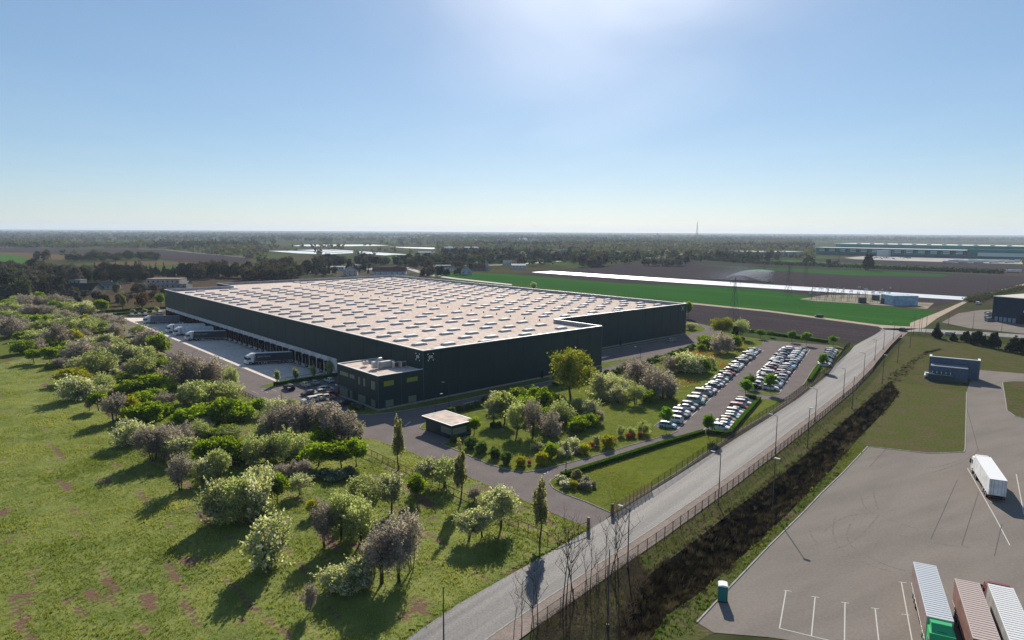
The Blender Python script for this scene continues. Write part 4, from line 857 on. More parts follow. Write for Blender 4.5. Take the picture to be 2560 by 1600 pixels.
for s in range(2):
    species('pop',60+s,3.0,11.,2.0,4200,64,'column',.24,[m_pop],spread=.42,r=.16,limbs=30,cat='tree',name='poplar_tree')
    species('park',70+s,3.4,4.9,1.9,3600,34,'round',.24,[m_pk],spread=.6,r=.07,limbs=10,cat='tree',name='street_tree')
    species('gt',80+s,3.6,4.6,1.3,4200,30,'round',.27,[m_g],spread=.62,r=.10,limbs=9,cat='tree',name='small_tree')
    species('wt',84+s,4.4,5.2,1.4,4200,46,'round',.22,[m_w,f_w],.34,spread=.6,shoots=.16,r=.10,stems=2,limbs=12,cat='tree',name='blossoming_tree')
    species('ot',88+s,4.6,5.8,1.4,4700,46,'round',.20,[m_w,m_o],.6,spread=.6,shoots=.16,r=.10,stems=3,limbs=14,cat='tree',name='willow_tree')
    species('pt',92+s,3.2,6.6,1.2,4300,60,'round',.17,[m_p,f_p],.2,spread=.55,shoots=.22,r=.075,stems=3,limbs=26,cat='tree',name='mauve_tree',up=.2)
    species('ball',96+s,2.4,1.7,.05,2600,34,'bush',.19,[m_ball],spread=.6,r=.04,name='round_shrub')
    species('con',100+s,4.4,8.,.3,4200,70,'cone',.42,[m_con],spread=.5,r=.16,limbs=0,cat='tree',name='conifer_tree')
species('lin',110,9.2,12.,2.6,7600,66,'round',.36,[m_lin],spread=.62,r=.26,limbs=16,cat='tree',name='linden_tree')
species('gold',112,2.3,1.9,.05,3000,30,'bush',.17,[m_y],spread=.7,r=.04,name='golden_shrub')
species('red',114,1.0,1.0,.02,700,14,'bush',.14,[m_red],spread=.7,r=.03,name='red_shrub')
species('wf',116,1.7,1.1,.02,1400,22,'bush',.16,[m_blue,f_w],.5,spread=.7,r=.03,name='white_flower_bush')
species('pl',118,1.8,1.1,.02,1400,22,'bush',.15,[m_p,m_blue],.3,spread=.7,r=.03,name='mauve_heath_bush')
species('dry',120,1.8,1.8,.02,1500,24,'vase',.22,[m_dry],spread=.7,r=.03,name='ornamental_grass',aspect=2.2,up=.1)
species('blue',122,3.4,1.2,.02,2000,26,'bush',.2,[m_blue],spread=.6,r=.03,stems=3,name='blue_green_shrub')
species('cs',124,1.6,3.0,.9,1500,18,'column',.2,[m_o],spread=.7,r=.05,limbs=8,cat='tree',name='sapling')
# background trees, fewer and larger leaves
FB = [('fdark',(.012,.018,.010),(.030,.036,.018)),('folive',(.055,.065,.028),(.095,.10,.045)),('fbare',(.060,.050,.038),(.095,.080,.06)),('fpale',(.085,.105,.04),(.13,.145,.06)),('fwhite',(.26,.25,.21),(.36,.34,.29)),('frust',(.10,.055,.03),(.15,.085,.045)),('fgrey',(.075,.07,.062),(.115,.105,.09))]
for i,(k_,a_,b_) in enumerate(FB):
    mm = Lf('leaf_'+k_,a_,b_,.3)
    for s in range(2): species(k_,130+2*i+s,8.,9.,1.2 if k_ != 'fwhite' else .3,900,26,'round' if s else 'bush',.95,[mm],spread=.6,r=.18,limbs=6,cat='tree',name='background_tree')
species('fcon',160,5.,11.,.5,800,40,'cone',.8,[m_con],spread=.5,r=.2,limbs=0,cat='tree',name='conifer_tree')
PLANTS = []; KIDS = {}       # (root, key, zone)
prng = random.Random(5)
def plant(key, loc, W=None, H=None, zone='garden', rz=None, thin=False):
    v_ = SPECIES[key]; cm, tm, W0, H0, nm, cat = v_[prng.randrange(len(v_))]
    W = W or W0; H = H or H0
    o = link(nm, None, loc=loc, rz=prng.uniform(0,6.28) if rz is None else rz); o.scale = (W/W0, W/W0, H/H0); o['category'] = cat
    KIDS[o.name] = [link('crown', cm, o), link('trunk', tm, o)]; PLANTS.append((o, key, zone)); return o
def plants(zone, k, items):
    for it in items:
        x, y, w, h, key = it; p = q(k, x, y); W = metres(w, p); H = metres(h, p)*1.0
        p = p+Vector((0,1,0)).lerp(Vector((p.x,p.y,0)).normalized(),.5)*W*.28
        plant(key, (p.x,p.y,.03 if zone != 'garden' else .12), W*1.16, max(H*1.08,.5), zone)
belt = 'shrub belt'
plants(belt,'A',[(1215,830,300,230,'w'),(1420,985,270,330,'pt'),(1560,955,310,300,'p'),(1690,850,260,210,'p'),(1690,980,290,220,'wt'),(1690,1265,230,340,'pt'),(1900,1180,210,220,'wt'),(2060,1140,240,260,'ot'),(1960,1000,270,230,'g'),(2150,1010,270,250,'g'),(2290,980,220,200,'g'),(2370,1020,210,260,'o'),
 (1720,600,210,120,'g'),(1880,640,270,190,'g'),(2090,630,340,230,'g'),(2270,590,210,170,'g'),(1910,700,170,120,'p'),(2160,750,230,100,'o'),(2060,740,260,100,'g'),(1880,760,220,150,'o'),(1750,420,190,170,'w'),(1900,450,340,220,'o'),(2080,430,260,190,'o'),(2160,370,200,150,'w'),(1720,285,290,330,'p'),(1850,270,220,260,'p'),(1990,240,260,220,'p'),(2180,260,160,170,'o'),
 (1200,340,210,130,'g'),(1380,320,300,150,'g'),(1500,300,260,140,'g'),(1600,335,180,110,'g'),(1150,230,180,90,'g'),(1400,440,260,150,'g'),(1540,450,190,120,'p'),(1220,560,180,200,'y'),(1300,600,260,170,'g'),(1430,590,230,170,'g'),(1540,545,160,130,'g'),(1070,600,210,260,'pt'),(838,490,60,115,'pt'),(920,490,150,175,'gt'),(690,390,300,210,'w'),(800,370,200,150,'w'),(960,310,220,150,'o'),(960,355,170,100,'w'),(1060,335,150,80,'w'),(660,240,290,145,'y'),
 (900,150,290,210,'o'),(710,130,230,130,'w'),(1030,120,140,110,'w'),(1540,150,120,155,'gt'),(1340,180,270,200,'o'),(1410,150,160,125,'w'),(1230,130,160,110,'p'),(455,95,60,70,'g'),(1080,160,100,70,'w')])
plants(belt,'T1',[(560,1440,170,85,'p'),(310,1400,140,130,'gt'),(455,1400,140,150,'gt'),(200,1310,190,120,'g'),(330,1290,170,115,'p'),(450,1250,130,85,'g'),(560,1330,150,90,'g'),(640,1290,160,100,'g'),(720,1390,280,200,'p'),(1000,1350,240,140,'p'),(850,1240,210,80,'w'),(880,1285,130,80,'g'),(1000,1230,190,100,'w'),(1140,1420,260,200,'w'),(1250,1400,180,150,'w'),(1360,1400,210,160,'o'),(1300,1140,160,100,'o'),(1380,1290,230,200,'p'),(1280,1280,160,120,'o'),(1490,1310,190,180,'g'),(1450,1240,90,120,'pt'),(1130,1280,210,100,'o'),(1520,1370,90,70,'w'),
 (680,1200,150,120,'y'),(520,1230,210,190,'p'),(340,1200,230,120,'o'),(190,1190,120,90,'g'),(400,1120,250,120,'o'),(620,1110,310,130,'o'),(800,1125,230,130,'o'),(940,1100,180,100,'o'),(800,1175,100,100,'p'),(1090,1135,140,115,'p'),(1000,1125,110,70,'g'),(1150,1110,70,70,'g'),(90,1150,260,180,'p'),(210,1095,130,120,'p'),(240,1125,90,80,'o'),(10,1060,160,110,'p'),
 (290,1055,170,110,'g'),(410,1035,130,90,'g'),(620,1015,170,110,'p'),(800,1005,90,70,'y'),(730,1005,80,60,'g'),(330,955,150,100,'p'),(450,955,170,100,'p'),(250,965,140,120,'p'),(180,1000,140,60,'g'),(60,975,170,80,'o'),(30,940,110,70,'p'),(530,865,210,110,'p'),(590,885,90,70,'o'),(510,890,110,80,'g'),(470,845,90,60,'g'),(240,875,210,120,'p'),(370,865,130,100,'p'),(60,855,160,60,'g'),(60,900,160,80,'o'),(150,905,120,70,'o'),(350,795,110,70,'g'),(720,905,170,80,'o'),(800,935,190,120,'w'),(670,895,100,75,'g'),(650,935,110,85,'o'),(560,965,140,70,'o'),(480,990,150,60,'o'),(950,1015,210,80,'p'),(1080,1060,210,90,'p'),(880,1040,150,70,'o'),(1000,1060,140,60,'o'),(520,1060,170,80,'o'),(700,1060,150,70,'o'),(150,830,140,70,'o')])
plants(belt,'B',[(160,770,210,200,'p'),(300,800,310,260,'p'),(430,820,300,290,'p'),(560,830,330,310,'p'),(700,860,330,330,'p'),(860,870,270,280,'p'),(960,810,110,130,'w'),(620,900,260,170,'g'),(470,960,200,170,'g'),(580,1110,270,220,'gt'),(800,1120,270,230,'gt'),(945,1100,170,260,'gt'),(100,1060,270,250,'o'),(280,1060,300,260,'o'),(430,1000,170,210,'o'),(60,800,170,110,'w'),(250,640,160,80,'g'),(30,610,120,160,'gt'),(170,620,210,160,'w'),(310,590,180,120,'o'),
 (60,1475,250,360,'wt'),(190,1465,200,290,'gt'),(410,1375,210,185,'wt'),(350,1215,200,160,'p'),(230,1210,150,130,'p'),(470,1205,110,180,'pt'),(130,1115,130,80,'g'),(370,1085,160,90,'g'),(640,1210,200,80,'blue'),(750,1235,210,90,'blue'),(870,1180,140,80,'blue'),(1620,1290,250,240,'wt'),(1780,1310,290,260,'ot'),(1510,1425,160,240,'gt'),(2060,1430,130,140,'pt'),(2200,1420,120,80,'w')])
plants(belt,'E',[(2060,430,330,380,'w'),(2230,430,330,420,'o'),(2390,400,320,420,'w')])
plants(belt,'F',[(1020,350,350,330,'ot'),(1270,340,270,340,'wt'),(790,610,270,430,'ot'),(970,650,300,400,'ot'),(880,560,280,380,'ot'),(640,670,210,440,'pt'),(540,360,150,160,'y'),(1200,1030,320,560,'pt'),(1350,1000,280,600,'pt'),(1460,890,200,580,'pt'),(1100,960,200,380,'pt'),(740,1100,290,230,'w'),(860,1110,270,260,'w'),(980,1090,280,320,'w'),(110,880,420,460,'w'),(90,870,130,270,'pt'),(510,1290,140,290,'pt'),(2000,610,280,260,'wt'),(2150,590,260,300,'wt'),(2310,500,310,380,'wt')])
gz = 'garden'
plants(gz,'C',[(560,480,370,480,'lin'),(40,800,190,300,'ot'),(60,520,210,150,'g'),(-60,700,200,260,'ot'),(260,610,260,240,'g'),(130,640,200,220,'g'),(190,810,180,330,'pt'),(370,820,220,220,'p'),(460,690,260,190,'o'),(430,480,120,75,'w'),(530,600,170,120,'o'),(640,570,170,110,'o'),(750,660,190,180,'w'),(620,765,190,135,'g'),(750,725,140,120,'g'),(290,720,170,200,'g'),(830,690,90,120,'p'),(400,560,180,160,'g'),
 (1090,270,150,160,'pt'),(830,430,210,200,'w'),(930,330,170,110,'w'),(1200,340,260,230,'p'),(1170,510,160,180,'ot'),(1000,490,170,160,'w'),(870,475,130,90,'w'),(1060,420,180,150,'w'),(1330,400,220,230,'p'),(1430,460,270,260,'p'),(1280,490,160,130,'g'),(1500,440,110,120,'g'),(1440,310,210,90,'w'),(960,420,150,140,'w'),(1680,215,270,190,'w'),(1600,190,180,160,'w'),(1500,205,140,150,'p'),(1800,200,160,130,'g'),(1880,155,110,95,'w'),(1450,110,90,60,'w'),
 (85,1095,110,90,'gold'),(285,1078,135,115,'gold'),(690,972,110,90,'gold'),(900,918,130,115,'gold'),(165,1075,38,42,'red'),(745,918,55,55,'red'),(940,870,80,60,'red'),(370,1025,140,150,'g'),(455,1010,90,90,'w'),(580,935,120,110,'w'),(510,970,100,110,'w'),(530,1000,90,60,'wf'),(800,900,80,90,'w'),(620,970,80,60,'pl'),(1030,805,75,95,'o'),(1130,805,85,85,'o'),(1245,790,120,115,'o'),(1090,825,50,50,'red'),(1150,820,50,45,'red'),(1210,815,50,45,'red'),
 (470,1245,100,60,'wf'),(510,1295,100,70,'wf'),(585,1300,75,70,'gold'),(685,1310,120,70,'pl'),(700,1260,90,70,'pl'),(770,1290,70,50,'pl'),(610,1225,100,90,'dry'),(650,1280,80,60,'dry'),(240,940,110,70,'w'),(460,945,90,80,'w')])
plants(gz,'B',[(2060,800,125,165,'gt'),(2030,920,115,100,'ball'),(2130,965,115,105,'ball'),(2250,1015,115,100,'ball'),(2370,1075,120,110,'ball'),(1870,865,75,75,'ball'),(2240,720,60,50,'ball'),(2290,730,70,60,'ball'),(2330,760,40,30,'wf'),(930,552,90,55,'ball'),(985,552,80,50,'pl'),(2240,690,140,220,'wt'),(2350,680,180,260,'gt'),(2300,560,200,160,'wt')])
plants(gz,'T3',[(1990,1145,210,170,'lin'),(2170,1170,150,170,'ot'),(2110,1180,75,165,'con'),(1840,1250,170,115,'g'),(1960,1305,170,170,'p'),(2040,1300,120,150,'p'),(2095,1255,140,115,'g'),(1790,1280,80,60,'g'),(1690,1080,110,65,'w'),(1665,970,70,150,'gt'),(2350,1165,80,80,'park'),(2170,1200,60,50,'dry')])
# shrub row beside the perimeter road
line = [Vector((x,y,0)) for x,y in [(-15.2,163.2),(.8,182.6),(14.5,196.2),(33.,211.8),(47.,228.5),(66.5,252),(73,262)]]
def along(line, step):
    out = []; acc = 0
    for a, b in zip(line, line[1:]):
        L = (b-a).length; t = acc
        while t < L: out.append(a.lerp(b,t/L)); t += step
        acc = t-L
    return out
for i, p in enumerate(along(line, 3.3)):
    if 9 < i < 13: continue
    plant('ball', (p.x+prng.uniform(-.2,.2),p.y+prng.uniform(-.3,.3),.12), prng.uniform(2.3,3.0), prng.uniform(1.5,2.1), 'perimeter row')
# car park and street trees
for k, x, y, w, h in [('C',1450,742,140,220),('C',1855,822,140,230),('C',2205,430,125,165),('C',2245,345,115,125),('D',20,392,115,185),('D',515,182,105,165),('T4',225,1192,85,105),('T4',360,1222,95,122),('T4',615,1235,95,100),('T4',20,1145,70,60)]:
    p = q(k,x,y); plant('park',(p.x,p.y,.1),metres(w,p),metres(h,p)*1.02,'car park')
for x, y, w, h in [(200,312,62,150),(375,285,72,140),(545,268,64,150),(700,240,90,165)]:
    p = q('B',x,y); plant('cs',(p.x,p.y,.12),metres(w,p),metres(h,p),'dock strip')
for (x, y, h) in [(-21.8,123.4,12.6),(-8.6,107.9,12.0),(4.3,93.7,11.6)]: plant('pop',(x,y,.02),2.9,h,'driveway')
for x, y, w, h in [(1595,1155,95,155),(1750,1180,80,85),(1865,1190,105,130),(1950,1215,105,160),(1990,1200,90,150),(2040,1225,85,110),(2130,1250,120,200),(2320,1290,140,165),(2405,1300,120,190)]:
    p = q('T4',x,y); plant('con',(p.x,p.y,.02),metres(w,p)*1.1,metres(h,p),'branch road')
for k,x,y,w,h,key in [('T1',960,935,120,150,'gt'),('T1',1165,890,70,190,'pop'),('T1',1350,880,130,155,'frust'),('T1',1520,860,80,130,'gt'),('T1',1255,935,50,60,'cs'),('T1',1370,930,50,60,'cs'),('T1',1485,915,50,60,'cs')]:
    p = q(k,x,y); plant(key,(p.x,p.y,.05),metres(w,p)*1.1,metres(h,p),'far dock end')
# clipped hedges: box of leaves round a solid core
def hedge(line, w, h, label, z=.12):
    t = thing('clipped_hedge', label, 'hedge', (line[0].x,line[0].y,z), 0); P = []; rng = np.random.default_rng(3)
    core = MB().m(mat('hedge_core',(.02,.045,.01),.95))
    for a, b in zip(line, line[1:]):
        L = (b-a).length; d = (b-a)/L; nn = Vector((-d.y,d.x,0)); n = int(L*480)
        s = rng.uniform(0,L,n); face = rng.integers(0,4,n); u_ = rng.uniform(-1,1,n); e = rng.uniform(.9,1.06,n)
        oy = np.where(face<2, u_*w/2, np.where(face==2, e*w/2, -e*w/2)); oz = np.where(face<2, h*e, rng.uniform(.03,1,n)*h)
        P.append(np.stack([a.x+d.x*s+nn.x*oy-line[0].x, a.y+d.y*s+nn.y*oy-line[0].y, oz],1))
        c4 = [a+nn*w*.46-line[0], a-nn*w*.46-line[0], b-nn*w*.46-line[0], b+nn*w*.46-line[0]]
        core.prism([(v.x,v.y) for v in c4], 0, h*.95)
    P = np.concatenate(P); V, F = leaves(P, np.full(len(P),.12), rng)
    link('foliage', fast_mesh('foliage', V, F, [m_hd], None, rng.uniform(0,1,len(P))), t); core.obj('core', t)
hedge(V2((9.6,120.1),(16.9,126.),(26.9,134.4),(35.2,141.2),(44.4,148.2)),.95,.85,'long clipped hedge along the driveway from gate lawn to car park')
hedge(V2((44.9,148.0),(49.4,146.2)),1.0,1.0,'short clipped hedge closing the corner of the car park')
hedge(V2((49.8,146.8),(53.,152.6),(68.8,179.6)),.95,.85,'straight clipped hedge behind the short car row')
hedge(V2((68.2,180.2),(65.6,181.6)),1.0,1.0,'stub of clipped hedge at the far end of the short car row')
hedge(V2((92.8,202.5),(106.5,225.6)),1.1,.9,'clipped hedge on the grass wedge by the far short row')
hedge([uv(-23.2,44.0),uv(-.8,43.9)],1.0,1.1,'clipped hedge between visitor bays and loading yard')
hedge([q('T3',2200,1088),q('T3',2419,1120),q('T4',330,1165),q('T4',560,1200)],1.2,1.1,'far clipped hedge between car park and ploughed field')
hedge([uv(-32,276),uv(34,276)],1.2,1.3,'hedge beyond the far end of the docks')
hedge([uv(-21,262.5),uv(-2,262.5)],1.2,1.0,'low hedge in front of the cars beyond the docks')
# the rough meadow: undulating turf with worn soil, and tufts
def inpoly(X, Y, poly):
    c = np.zeros(X.shape, bool); n = len(poly); j = n-1
    for i in range(n):
        xi, yi, xj, yj = poly[i].x, poly[i].y, poly[j].x, poly[j].y
        c ^= ((yi > Y) != (yj > Y)) & (X < (xj-xi)*(Y-yi)/(yj-yi+1e-12)+xi); j = i
    return c
def vnoise(X, Y, s, seed, octv=3):
    out = np.zeros(X.shape); amp = 1; tot = 0; r_ = np.random.default_rng(seed)
    for o in range(octv):
        T = r_.random((128,128)); fx = X/s; fy = Y/s; ix = np.floor(fx).astype(int); iy = np.floor(fy).astype(int); tx = fx-ix; ty = fy-iy
        tx = tx*tx*(3-2*tx); ty = ty*ty*(3-2*ty)
        g_ = lambda a,b: T[a%128,b%128]
        out += amp*((g_(ix,iy)*(1-tx)+g_(ix+1,iy)*tx)*(1-ty)+(g_(ix,iy+1)*(1-tx)+g_(ix+1,iy+1)*tx)*ty); tot += amp; amp *= .5; s *= .5
    return out/tot
sdir = (q('A',320,1290)-q('A',150,1010)).normalized()
SOIL_T = .785
def soil(X, Y):
    a = X*sdir.x+Y*sdir.y; b = -X*sdir.y+Y*sdir.x
    n1 = vnoise(a/5., b, 1.25, 1, 3); n2 = vnoise(X, Y, 26, 2, 2); n3 = vnoise(X, Y, 3.0, 3, 3)
    return np.clip((n1*.95+n3*.24+n2*.12-SOIL_T)*9,0,1)
st = .8
gx = np.arange(-175,14,st); gy = np.arange(58,262,st); GX, GY = np.meshgrid(gx, gy, indexing='ij')
ZZ = .035+.42*vnoise(GX,GY,5.5,4,3)**2+.10*vnoise(GX,GY,1.7,5,2); SO = soil(GX,GY); ZZ -= SO*.12*0; ZZ = np.maximum(ZZ-.12,.03)
px_, py_ = np.vectorize(lambda x,y: screen(Vector((x,y,0))))(GX[::1],GY[::1])
vis_ = (px_ > -260) & (py_ < 1760)
okv = inpoly(GX,GY,meadow) & vis_
idx = -np.ones(GX.shape,int); idx[okv] = np.arange(okv.sum())
f4 = np.stack([idx[:-1,:-1],idx[1:,:-1],idx[1:,1:],idx[:-1,1:]],-1).reshape(-1,4); f4 = f4[(f4 >= 0).all(1)]
TURF = bpy.data.materials.new('turf'); TURF.use_nodes = True; nt = TURF.node_tree; n = nt.nodes; l = nt.links; b_ = n['Principled BSDF']; b_.inputs['Roughness'].default_value = .95; b_.inputs['Specular IOR Level'].default_value = .1
at_ = n.new('ShaderNodeAttribute'); at_.attribute_name = 'soil'; gp = n.new('ShaderNodeNewGeometry')
t1 = n.new('ShaderNodeTexNoise'); t1.inputs['Scale'].default_value = .22; t1.inputs['Detail'].default_value = 6; l.new(gp.outputs['Position'], t1.inputs['Vector'])
t2 = n.new('ShaderNodeTexNoise'); t2.inputs['Scale'].default_value = 2.6; t2.inputs['Detail'].default_value = 5; l.new(gp.outputs['Position'], t2.inputs['Vector'])
c1 = n.new('ShaderNodeMix'); c1.data_type = 'RGBA'; c1.inputs[6].default_value = (.10,.135,.027,1); c1.inputs[7].default_value = (.175,.195,.05,1)
mr = n.new('ShaderNodeMapRange'); mr.inputs[1].default_value = .35; mr.inputs[2].default_value = .65; l.new(t1.outputs[0], mr.inputs[0]); l.new(mr.outputs[0], c1.inputs[0])
ad = n.new('ShaderNodeMath'); ad.operation = 'ADD'; l.new(at_.outputs['Fac'], ad.inputs[0]); mm_ = n.new('ShaderNodeMapRange'); mm_.inputs[1].default_value = .3; mm_.inputs[2].default_value = .7; mm_.inputs[3].default_value = -.45; mm_.inputs[4].default_value = .45; l.new(t2.outputs[0], mm_.inputs[0]); l.new(mm_.outputs[0], ad.inputs[1])
mr2 = n.new('ShaderNodeMapRange'); mr2.inputs[1].default_value = .38; mr2.inputs[2].default_value = .72; l.new(ad.outputs[0], mr2.inputs[0])
c2 = n.new('ShaderNodeMix'); c2.data_type = 'RGBA'; l.new(mr2.outputs[0], c2.inputs[0]); l.new(c1.outputs[2], c2.inputs[6]); c2.inputs[7].default_value = (.125,.070,.048,1)
l.new(c2.outputs[2], b_.inputs['Base Color'])
bp = n.new('ShaderNodeBump'); bp.inputs['Strength'].default_value = .8; bp.inputs['Distance'].default_value = .15; l.new(t2.outputs[0], bp.inputs['Height']); l.new(bp.outputs[0], b_.inputs['Normal'])
tm_ = fast_mesh('rough_turf', np.stack([GX[okv],GY[okv],ZZ[okv]],1), f4, [TURF]); tm_.polygons.foreach_set('use_smooth',[True]*len(f4))
aa = tm_.attributes.new('soil','FLOAT','POINT'); aa.data.foreach_set('value', SO[okv].astype(np.float32))
link('rough_turf', tm_, kind='structure')
def grass(name, poly, bbox, count, h, w, mats_, z, mask=None, zfun=None, blades=3, seed=9, label=None):
    rng = np.random.default_rng(seed); X = rng.uniform(bbox[0],bbox[1],count); Y = rng.uniform(bbox[2],bbox[3],count)
    k = inpoly(X,Y,poly); X, Y = X[k], Y[k]
    if mask is not None:
        k = mask(X,Y,rng); X, Y = X[k], Y[k]
    n_ = len(X); Z = np.full(n_, z) if zfun is None else zfun(X,Y); s = rng.uniform(.6,1.4,n_)*(.5+vnoise(X,Y,7,6,2))
    Vs = []; tn = []
    hue = np.clip(vnoise(X,Y,9,8,2)*1.6-.4+rng.uniform(-.25,.25,n_),0,1)
    for b in range(blades):
        a = rng.uniform(0,6.28,n_); ln = rng.uniform(.1,.6,n_)
        ox = np.cos(a); oy = np.sin(a); ww = w*s; hh = h*s*rng.uniform(.7,1.2,n_)
        x0 = X+rng.normal(0,.12,n_); y0 = Y+rng.normal(0,.12,n_)
        Vs.append(np.stack([np.stack([x0-oy*ww,y0+ox*ww,Z-.02],1),np.stack([x0+oy*ww,y0-ox*ww,Z-.02],1),np.stack([x0+ox*hh*ln,y0+oy*hh*ln,Z+hh],1)],1)); tn.append(hue)
    V = np.concatenate(Vs).reshape(-1,3); F = np.arange(len(V)).reshape(-1,3)
    me = fast_mesh(name, V, F, mats_, None, np.concatenate(tn), 3); o = link(name, me, kind='stuff')
    if label: o['label'] = label; o['category'] = 'grass'
    return o
m_gr = Lf('meadow_blades',(.15,.19,.032),(.30,.31,.085),.5); m_lw = Lf('lawn_blades',(.15,.19,.028),(.27,.29,.06),.5); m_vg = Lf('verge_blades',(.06,.075,.018),(.14,.125,.05),.4)
def zturf(X,Y):
    i = np.clip(((X-gx[0])/st).round().astype(int),0,len(gx)-1); j = np.clip(((Y-gy[0])/st).round().astype(int),0,len(gy)-1); return ZZ[i,j]
def onscreen(X,Y): 
    d = np.stack([X,Y,np.full(len(X),-HC)],1); w_ = d@np.array(_F); px = 1280+FPX*(d@np.array(_R))/w_; py = 800-FPX*(d@np.array(_U))/w_; return (px > -120) & (px < 2680) & (py < 1720)
grass('meadow_grass', meadow, (-170,14,58,260), 420000, .24, .045, [m_gr], .03, lambda X,Y,r_: onscreen(X,Y) & (r_.random(len(X)) > soil(X,Y)*1.15) & (r_.random(len(X)) < np.clip(1.25-(Y-70)/190,.25,1)) & (r_.random(len(X)) < .45+vnoise(X,Y,6,14,2)), zturf, label='rough green grass tufts covering the meadow on the left')
grass('lawn_grass', gl, (-25,110,120,306), 120000, .13, .04, [m_lw], .12, lambda X,Y,r_: r_.random(len(X)) < np.clip(1.3-(Y-120)/150,.2,1), blades=2, seed=12, label='short mown lawn grass of the garden')
grass('entrance_grass', V2((16.6,104.2),(12.9,108.7),(9.2,112.3),(7.6,114.8),(7.1,117.3),(7.5,119),(9.4,120.7),(16.9,126.8),(26.9,135.2),(35.2,142),(44.3,148.9),(51,147.7),(42.4,136.6),(32,123.),(25,114.5)), (6,52,103,150), 45000, .15, .04, [m_lw], .12, blades=2, seed=13, label='short lawn grass between hedge and entrance fence')
vg = walk_R[1:]+V2((140,215))+[p for p in ditch_L[::-1][1:] if p.y > 71]
grass('verge_grass', [p for p in walk_R if 68 < p.y < 200]+[p for p in ditch_L[::-1] if p.y > 71], (0,120,64,202), 45000, .26, .09, [m_vg], .02, lambda X,Y,r_: r_.random(len(X)) < np.clip(1.3-(Y-70)/110,.15,1), blades=2, seed=15, label='dry tussocky grass on the bank beside the footpath')
grass('bank_grass', [p for p in ditch_R if p.y > 69.5 and p.y < 150]+V2((77.6,139.5),(63.9,123.3),(55.2,113.3),(49.2,106),(37.9,92.8),(28.9,81.9),(22.2,73.7),(21,71)), (14,80,68,150), 26000, .3, .1, [Lf('bank_blades',(.05,.10,.014),(.13,.15,.03),.5)], .02, blades=3, seed=16, label='green weeds along the edge of the concrete lot')
# dead reed tussocks in the ditch
rng = np.random.default_rng(21); nt_ = 3200; NBL = 22; t = rng.uniform(0,1,nt_)**1.15*(nl-1.001); i0 = t.astype(int); f_ = (t-i0)[:,None]
DL = np.array([(p.x,p.y) for p in ditch_L]); DR = np.array([(p.x,p.y) for p in ditch_R])
sv = None; a_ = DL[i0]*(1-f_)+DL[i0+1]*f_; c_ = DR[i0]*(1-f_)+DR[i0+1]*f_; s_ = rng.uniform(-.12,1.06,nt_)[:,None]; P2 = a_*(1-s_)+c_*s_; sv = np.clip(s_[:,0],0,1).copy()
nx_ = 330; trail = [q('D',1165,285),q('D',1300,150),q('D',1500,5),q('T4',1620,1262)]; ti = rng.uniform(0,2.999,nx_); t0_ = ti.astype(int); tf_ = (ti-t0_)[:,None]; TA = np.array([(p.x,p.y) for p in trail])
P2[:nx_] = TA[t0_]*(1-tf_)+TA[t0_+1]*tf_+rng.normal(0,.9,(nx_,2))*(1.3-.3*ti[:,None]); sv[:nx_] = 0
zb = np.interp(sv,[0,.1,.45,.75,1],[0,-.1,-1.3,-1.1,0]); th_ = rng.uniform(.35,1.15,nt_)*np.interp(sv,[0,.15,.5,.85,1],[.5,.9,1,.8,.4]); tl = rng.normal(0,.35,(nt_,2))+np.array([.2,-.3])
X = np.repeat(P2[:,0],NBL)+rng.normal(0,.22,nt_*NBL); Y = np.repeat(P2[:,1],NBL)+rng.normal(0,.22,nt_*NBL); Z = np.repeat(zb,NBL)-.15; hh = np.repeat(th_,NBL)*rng.uniform(.5,1.25,nt_*NBL); an_ = rng.uniform(0,6.28,nt_*NBL); ln = np.repeat(tl,NBL,0)+rng.normal(0,.22,(nt_*NBL,2))
w_ = rng.uniform(.02,.05,nt_*NBL); V = np.stack([np.stack([X-np.sin(an_)*w_,Y+np.cos(an_)*w_,Z],1),np.stack([X+np.sin(an_)*w_,Y-np.cos(an_)*w_,Z],1),np.stack([X+ln[:,0]*hh,Y+ln[:,1]*hh,Z+.15+hh],1)],1).reshape(-1,3)
tt_ = np.clip(rng.beta(.8,3.2,nt_)+np.where(rng.random(nt_)<.05,.5,0)+.5*((vnoise(P2[:,0],P2[:,1],5,31,2)>.78)),0,1)
o = link('ditch_reeds', fast_mesh('ditch_reeds',V,np.arange(len(V)).reshape(-1,3),[Lf('dead_reed',(.008,.007,.007),(.14,.115,.085),.3)],None,np.clip(np.repeat(tt_,NBL)+rng.normal(0,.08,nt_*NBL),0,1),3), kind='stuff'); o['label'] = 'dense dark dead reeds filling the roadside ditch'; o['category'] = 'reeds'
# brushwood at the near end of the ditch bank
nb_ = 5200; rng = np.random.default_rng(22); bx = rng.uniform(0,16,nb_); bt = rng.uniform(0,1,nb_)
X = 3+bx*.95+rng.normal(0,1.0,nb_)*0; wl0 = np.interp(X,[p.x for p in walk_R],[p.y for p in walk_R]); dl0 = np.interp(X,[2,12.7,15.9,22.8,29.4],[64,68,79,88.6,96]); Y = wl0*(1-bt)+dl0*bt; an_ = rng.uniform(0,3.14,nb_); L = rng.uniform(.3,1.2,nb_); zt = rng.uniform(.02,.35,nb_)
d_ = np.stack([np.cos(an_)*L,np.sin(an_)*L,rng.uniform(-.1,.45,nb_)*L],1); B0 = np.stack([X,Y,zt],1); sd_ = np.stack([-np.sin(an_),np.cos(an_),np.zeros(nb_)],1)*.025
V = np.stack([B0-sd_,B0+sd_,B0+d_+sd_*.4,B0+d_-sd_*.4],1).reshape(-1,3); V[:,2] = np.maximum(V[:,2],.03)
